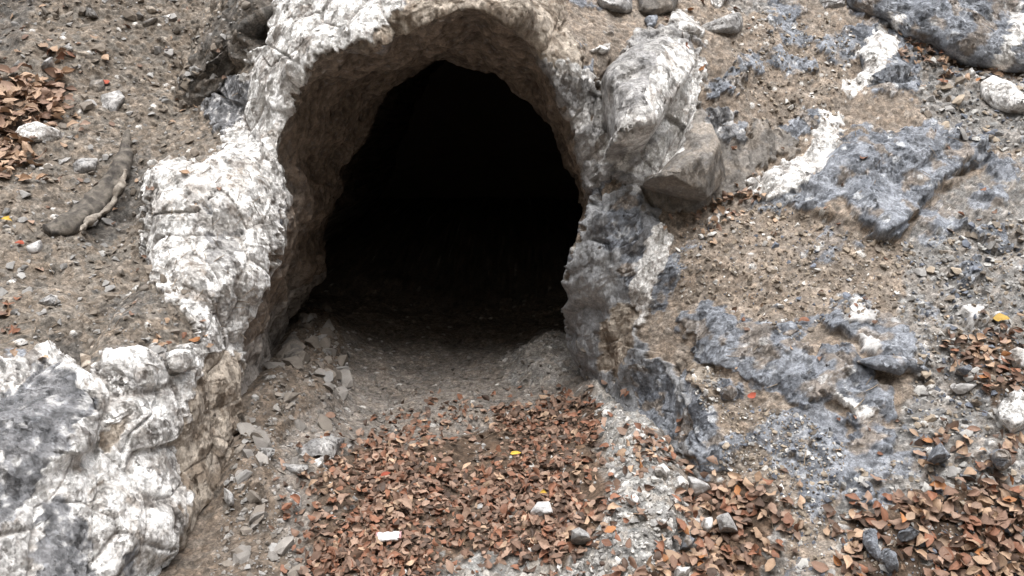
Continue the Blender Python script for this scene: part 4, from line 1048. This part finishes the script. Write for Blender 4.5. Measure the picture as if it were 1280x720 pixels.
# ------------------------------------------------------------------ each stone and leaf described by what it lies beside
LAND = [(487,677,'the white wrapper'),(644,577,'the bright yellow floor leaf'),(484,602,'the red floor leaf'),(678,641,'the white and grey floor stone'),(725,672,'the round pale stone'),
 (764,672,'the orange leaf by the gravel hump'),(800,640,'the gravel hump'),(872,604,'the light grey angular rock'),(858,680,'the blue black stone in leaves'),(908,652,'the pale grey block in leaves'),
 (1088,682,'the long half buried blue stone'),(1135,665,'the flat blue stone'),(1175,568,'the blue pyramid stone'),(1252,576,'the white striped slate stone'),(1262,516,'the bright white angular rock'),
 (1252,402,'the long yellow leaf'),(1172,612,'the orange leaf on gravel'),(1110,458,'the split blue ledge slab'),(1075,395,'the pale blotch in blue rock'),(988,412,'the slate blue chip'),(912,490,'the white spotted dark stone'),
 (1000,215,'the wide white vein'),(1130,230,'the big blue rock band'),(1100,85,'the white and blue wedge'),(1255,125,'the white topped rock'),(1214,92,'the flat white rock'),(880,200,'the brown wedge of rock'),
 (903,34,'the boat shaped rock'),(805,140,'the white streaked block'),(115,255,'the curved root'),(10,279,'the round yellow leaf'),(145,132,'the blocky grey stone'),(52,169,'the long white stone'),
 (85,90,'the long narrow grey stone'),(102,60,'the small upper leaf clump'),(30,130,'the large left leaf heap'),(118,14,'the round stone high on the scree'),(192,12,'the yellowish cream stone'),
 (66,382,'the diamond shaped flat stone'),(220,455,'the perched grey stone'),(110,455,'the cream oval stone'),(400,565,'the broad grey slab'),(368,620,'the upright leaf shaped slab'),(372,450,'the leaning slab heap'),
 (400,428,'the pale finger shaped stone'),(270,270,'the white outcrop'),(270,60,'the dark soil ridge'),(1035,155,'the top of the white vein'),(820,340,'the narrow white jamb vein'),(60,520,'the grey faced white rock')]
DIRS = ['right of', 'below and right of', 'below', 'below and left of', 'left of', 'above and left of', 'above', 'above and right of']
ORD = ['first', 'second', 'third', 'fourth', 'fifth', 'sixth', 'seventh', 'eighth', 'ninth', 'tenth']
def describe(items):
    slots = {}
    for o, word, noun in items:
        x, y = proj(np.array([o.location[:]], float)); x, y = float(x[0]), float(y[0])
        lx, ly, nm = min(LAND, key=lambda l: (l[0] - x) ** 2 + (l[1] - y) ** 2)
        k = int(round(math.atan2(y - ly, x - lx) / (math.pi / 4))) % 8
        slots.setdefault((word, noun, DIRS[k], nm), []).append((math.hypot(x - lx, y - ly), o))
    for (word, noun, dr, nm), L in slots.items():
        L.sort(key=lambda a: a[0])
        for i, (_, o) in enumerate(L):
            if len(L) == 1: o['label'] = f"only {word} {noun} {dr} {nm}"
            elif i < 10: o['label'] = f"{ORD[i]} {word} {noun} {dr} {nm}"
items = []
for o in COL.objects:
    if o.get('group') and o.get('category') in ('stone', 'leaf'):
        word = o['group'].split(' stones,')[0].split(' leaves')[0]
        items.append((o, word, 'dead leaf' if o['category'] == 'leaf' else 'stone'))
describe(items)

# ------------------------------------------------------------------ twigs and stalks lying on the slope
tv, tf, tc = [], [], []; b0 = 0
for i in range(420):
    x, y = (rnd.uniform(0, 330), rnd.uniform(0, 430)) if i < 230 else ((rnd.uniform(380, 760), rnd.uniform(540, 720)) if i < 300 else (rnd.uniform(830, 1280), rnd.uniform(60, 720)))
    h = hit(x, y)
    if not h or h[3] is adit: continue
    t, loc, nor, s = h
    ln = rnd.uniform(.02, .075); w = rnd.uniform(.0008, .002)
    q = frame((nor * .6 + Vector((0, -.3, .6))).normalized(), rnd.uniform(0, 6.28), rnd.gauss(0, .2), rnd.uniform(0, 6.28))
    n = 4; bend = rnd.uniform(-.2, .2); vs_ = []
    for k in range(n):
        tt = k / (n - 1) - .5
        for a in range(3):
            vs_.append((tt * ln, bend * ln * (tt * tt) + w * math.cos(a * 2.094), .004 + w * math.sin(a * 2.094)))
    vs_ = np.array(vs_) @ np.array(q.to_matrix()).T + np.array(loc)
    for k in range(n - 1):
        for a in range(3):
            tf.append((b0 + k * 3 + a, b0 + k * 3 + (a + 1) % 3, b0 + k * 3 + 3 + (a + 1) % 3, b0 + k * 3 + 3 + a))
    tv.append(vs_); b0 += len(vs_)
    tc.append(np.tile(np.array((.26, .21, .16)) * rnd.uniform(.4, 1.5), (len(vs_), 1)))
tag(put("twig_litter", mesh_np("twig_litter", np.concatenate(tv), np.array(tf), np.concatenate(tc), M_ROOT)), "thin broken twigs and stalks strewn over the soil", 'twigs', kind='stuff')

# ------------------------------------------------------------------ weathered curved root on the left slope
def sweep(path_px, radii, lift, cols, flat=.7, n=14, m=60):
    pts = []
    for (x, y) in path_px:
        h = hit(x, y); pts.append(np.array(h[1] + (h[2] * .5 + Vector((0, -.5, .4))).normalized() * lift))
    pts = np.array(pts); tt = np.linspace(0, 1, len(pts)); ts = np.linspace(0, 1, m)
    def cr(v):
        c = np.interp(ts, tt, v)
        for _ in range(8): c[1:-1] = (c[:-2] + 2 * c[1:-1] + c[2:]) / 4
        return c
    ctr = np.stack([cr(pts[:, i]) for i in range(3)], -1); rad = np.interp(ts, tt, radii)
    V = np.zeros((m, n, 3)); view = np.array((0, -1, .5)); view /= np.linalg.norm(view)
    tg = np.gradient(ctr, axis=0); tg /= np.linalg.norm(tg, axis=1)[:, None]
    for i in range(m):
        a = np.cross(tg[i], view); a /= np.linalg.norm(a); b = np.cross(a, tg[i])
        for j in range(n):
            th = 2 * math.pi * j / n
            V[i, j] = ctr[i] + rad[i] * (a * math.cos(th) + b * math.sin(th) * flat)
    Pv = V.reshape(-1, 3).astype(F)
    nv = (V - ctr[:, None]).reshape(-1, 3); nv /= np.linalg.norm(nv, axis=1)[:, None] + 1e-9
    str_ = np.tile(np.random.default_rng(3).uniform(-1, 1, n), m)
    Pv = Pv + nv * (fbm(Pv, .06, 4, 401) * .014 + str_ * .0015)[:, None]
    q = []
    for i in range(m - 1):
        for j in range(n):
            q.append((i * n + j, i * n + (j + 1) % n, (i + 1) * n + (j + 1) % n, (i + 1) * n + j))
    k = np.clip(.5 + fbm(Pv, .03, 3, 402) * .9 + str_ * .25, 0, 1)[:, None]
    C = np.array(cols[0]) * (1 - k) + np.array(cols[1]) * k
    ends = [(0, (j + 1) % n, j) for j in range(1, n - 1)] + [((m - 1) * n, (m - 1) * n + j, (m - 1) * n + (j + 1) % n) for j in range(1, n - 1)]
    return Pv, np.array(q), C, ends
Pv, q, C, e = sweep([(62, 292), (85, 285), (115, 262), (140, 238), (155, 205), (160, 165)], [.035, .060, .064, .056, .042, .014], .018, ((.06, .054, .05), (.20, .178, .152)), n=18)
ro = Vector(Pv.mean(0))
root = bpy.data.objects.new("weathered_root", None); COL.objects.link(root); root.location = ro
tag(root, "dark curved weathered root with a pale rim lying on the left soil slope", 'root')
put("bark", mesh_np("bark", Pv - np.array(ro), q, C, M_ROOT, tris=e), root)
Pv, q, C, e = sweep([(102, 300), (118, 290), (140, 275), (155, 258), (166, 240), (168, 224)], [.010, .018, .018, .016, .016, .012], .075, ((.22, .19, .16), (.38, .345, .30)), n=10)
put("rim", mesh_np("rim", Pv - np.array(ro), q, C, M_ROOT, tris=e), root)

# ------------------------------------------------------------------ white wrapper with red ends in the litter
h = hit(487, 677)
wr_e = bpy.data.objects.new("wrapper", None); COL.objects.link(wr_e)
wr_e.location = h[1] + Vector((0, -.015, .03)); wr_e.rotation_euler = (R(25), 0, R(6)); wr_e.scale = (.95, .95, .95)
tag(wr_e, "crumpled white wrapper with red crimped ends on the cave floor leaves", 'wrapper')
def wrap_part(x0, x1, c, n, pin):
    xs = np.linspace(x0, x1, n); m = 14; V = []; rg = np.random.default_rng(int((x0 + 1) * 1000))
    for i, x in enumerate(xs):
        f = 1 - pin * i / (n - 1)
        for j in range(m):
            th = 2 * math.pi * j / m
            V.append((x + rg.normal() * .0008, math.cos(th) * .019 * (1 + .1 * (1 - f)) + rg.normal() * .001, math.sin(th) * .011 * f + rg.normal() * .0022))
    q = [(i * m + j, (i + 1) * m + j, (i + 1) * m + (j + 1) % m, i * m + (j + 1) % m) for i in range(n - 1) for j in range(m)]
    return mesh_np("film", np.array(V), np.array(q), np.tile(C3(*c), (len(V), 1)), M_WRAP)
put("film", wrap_part(-.040, .040, (.72, .71, .72), 14, 0), wr_e)
put("crimped_end", wrap_part(.0395, .048, (.58, .36, .37), 5, .8), wr_e)
put("crimped_end", wrap_part(-.0395, -.048, (.58, .36, .37), 5, .8), wr_e)
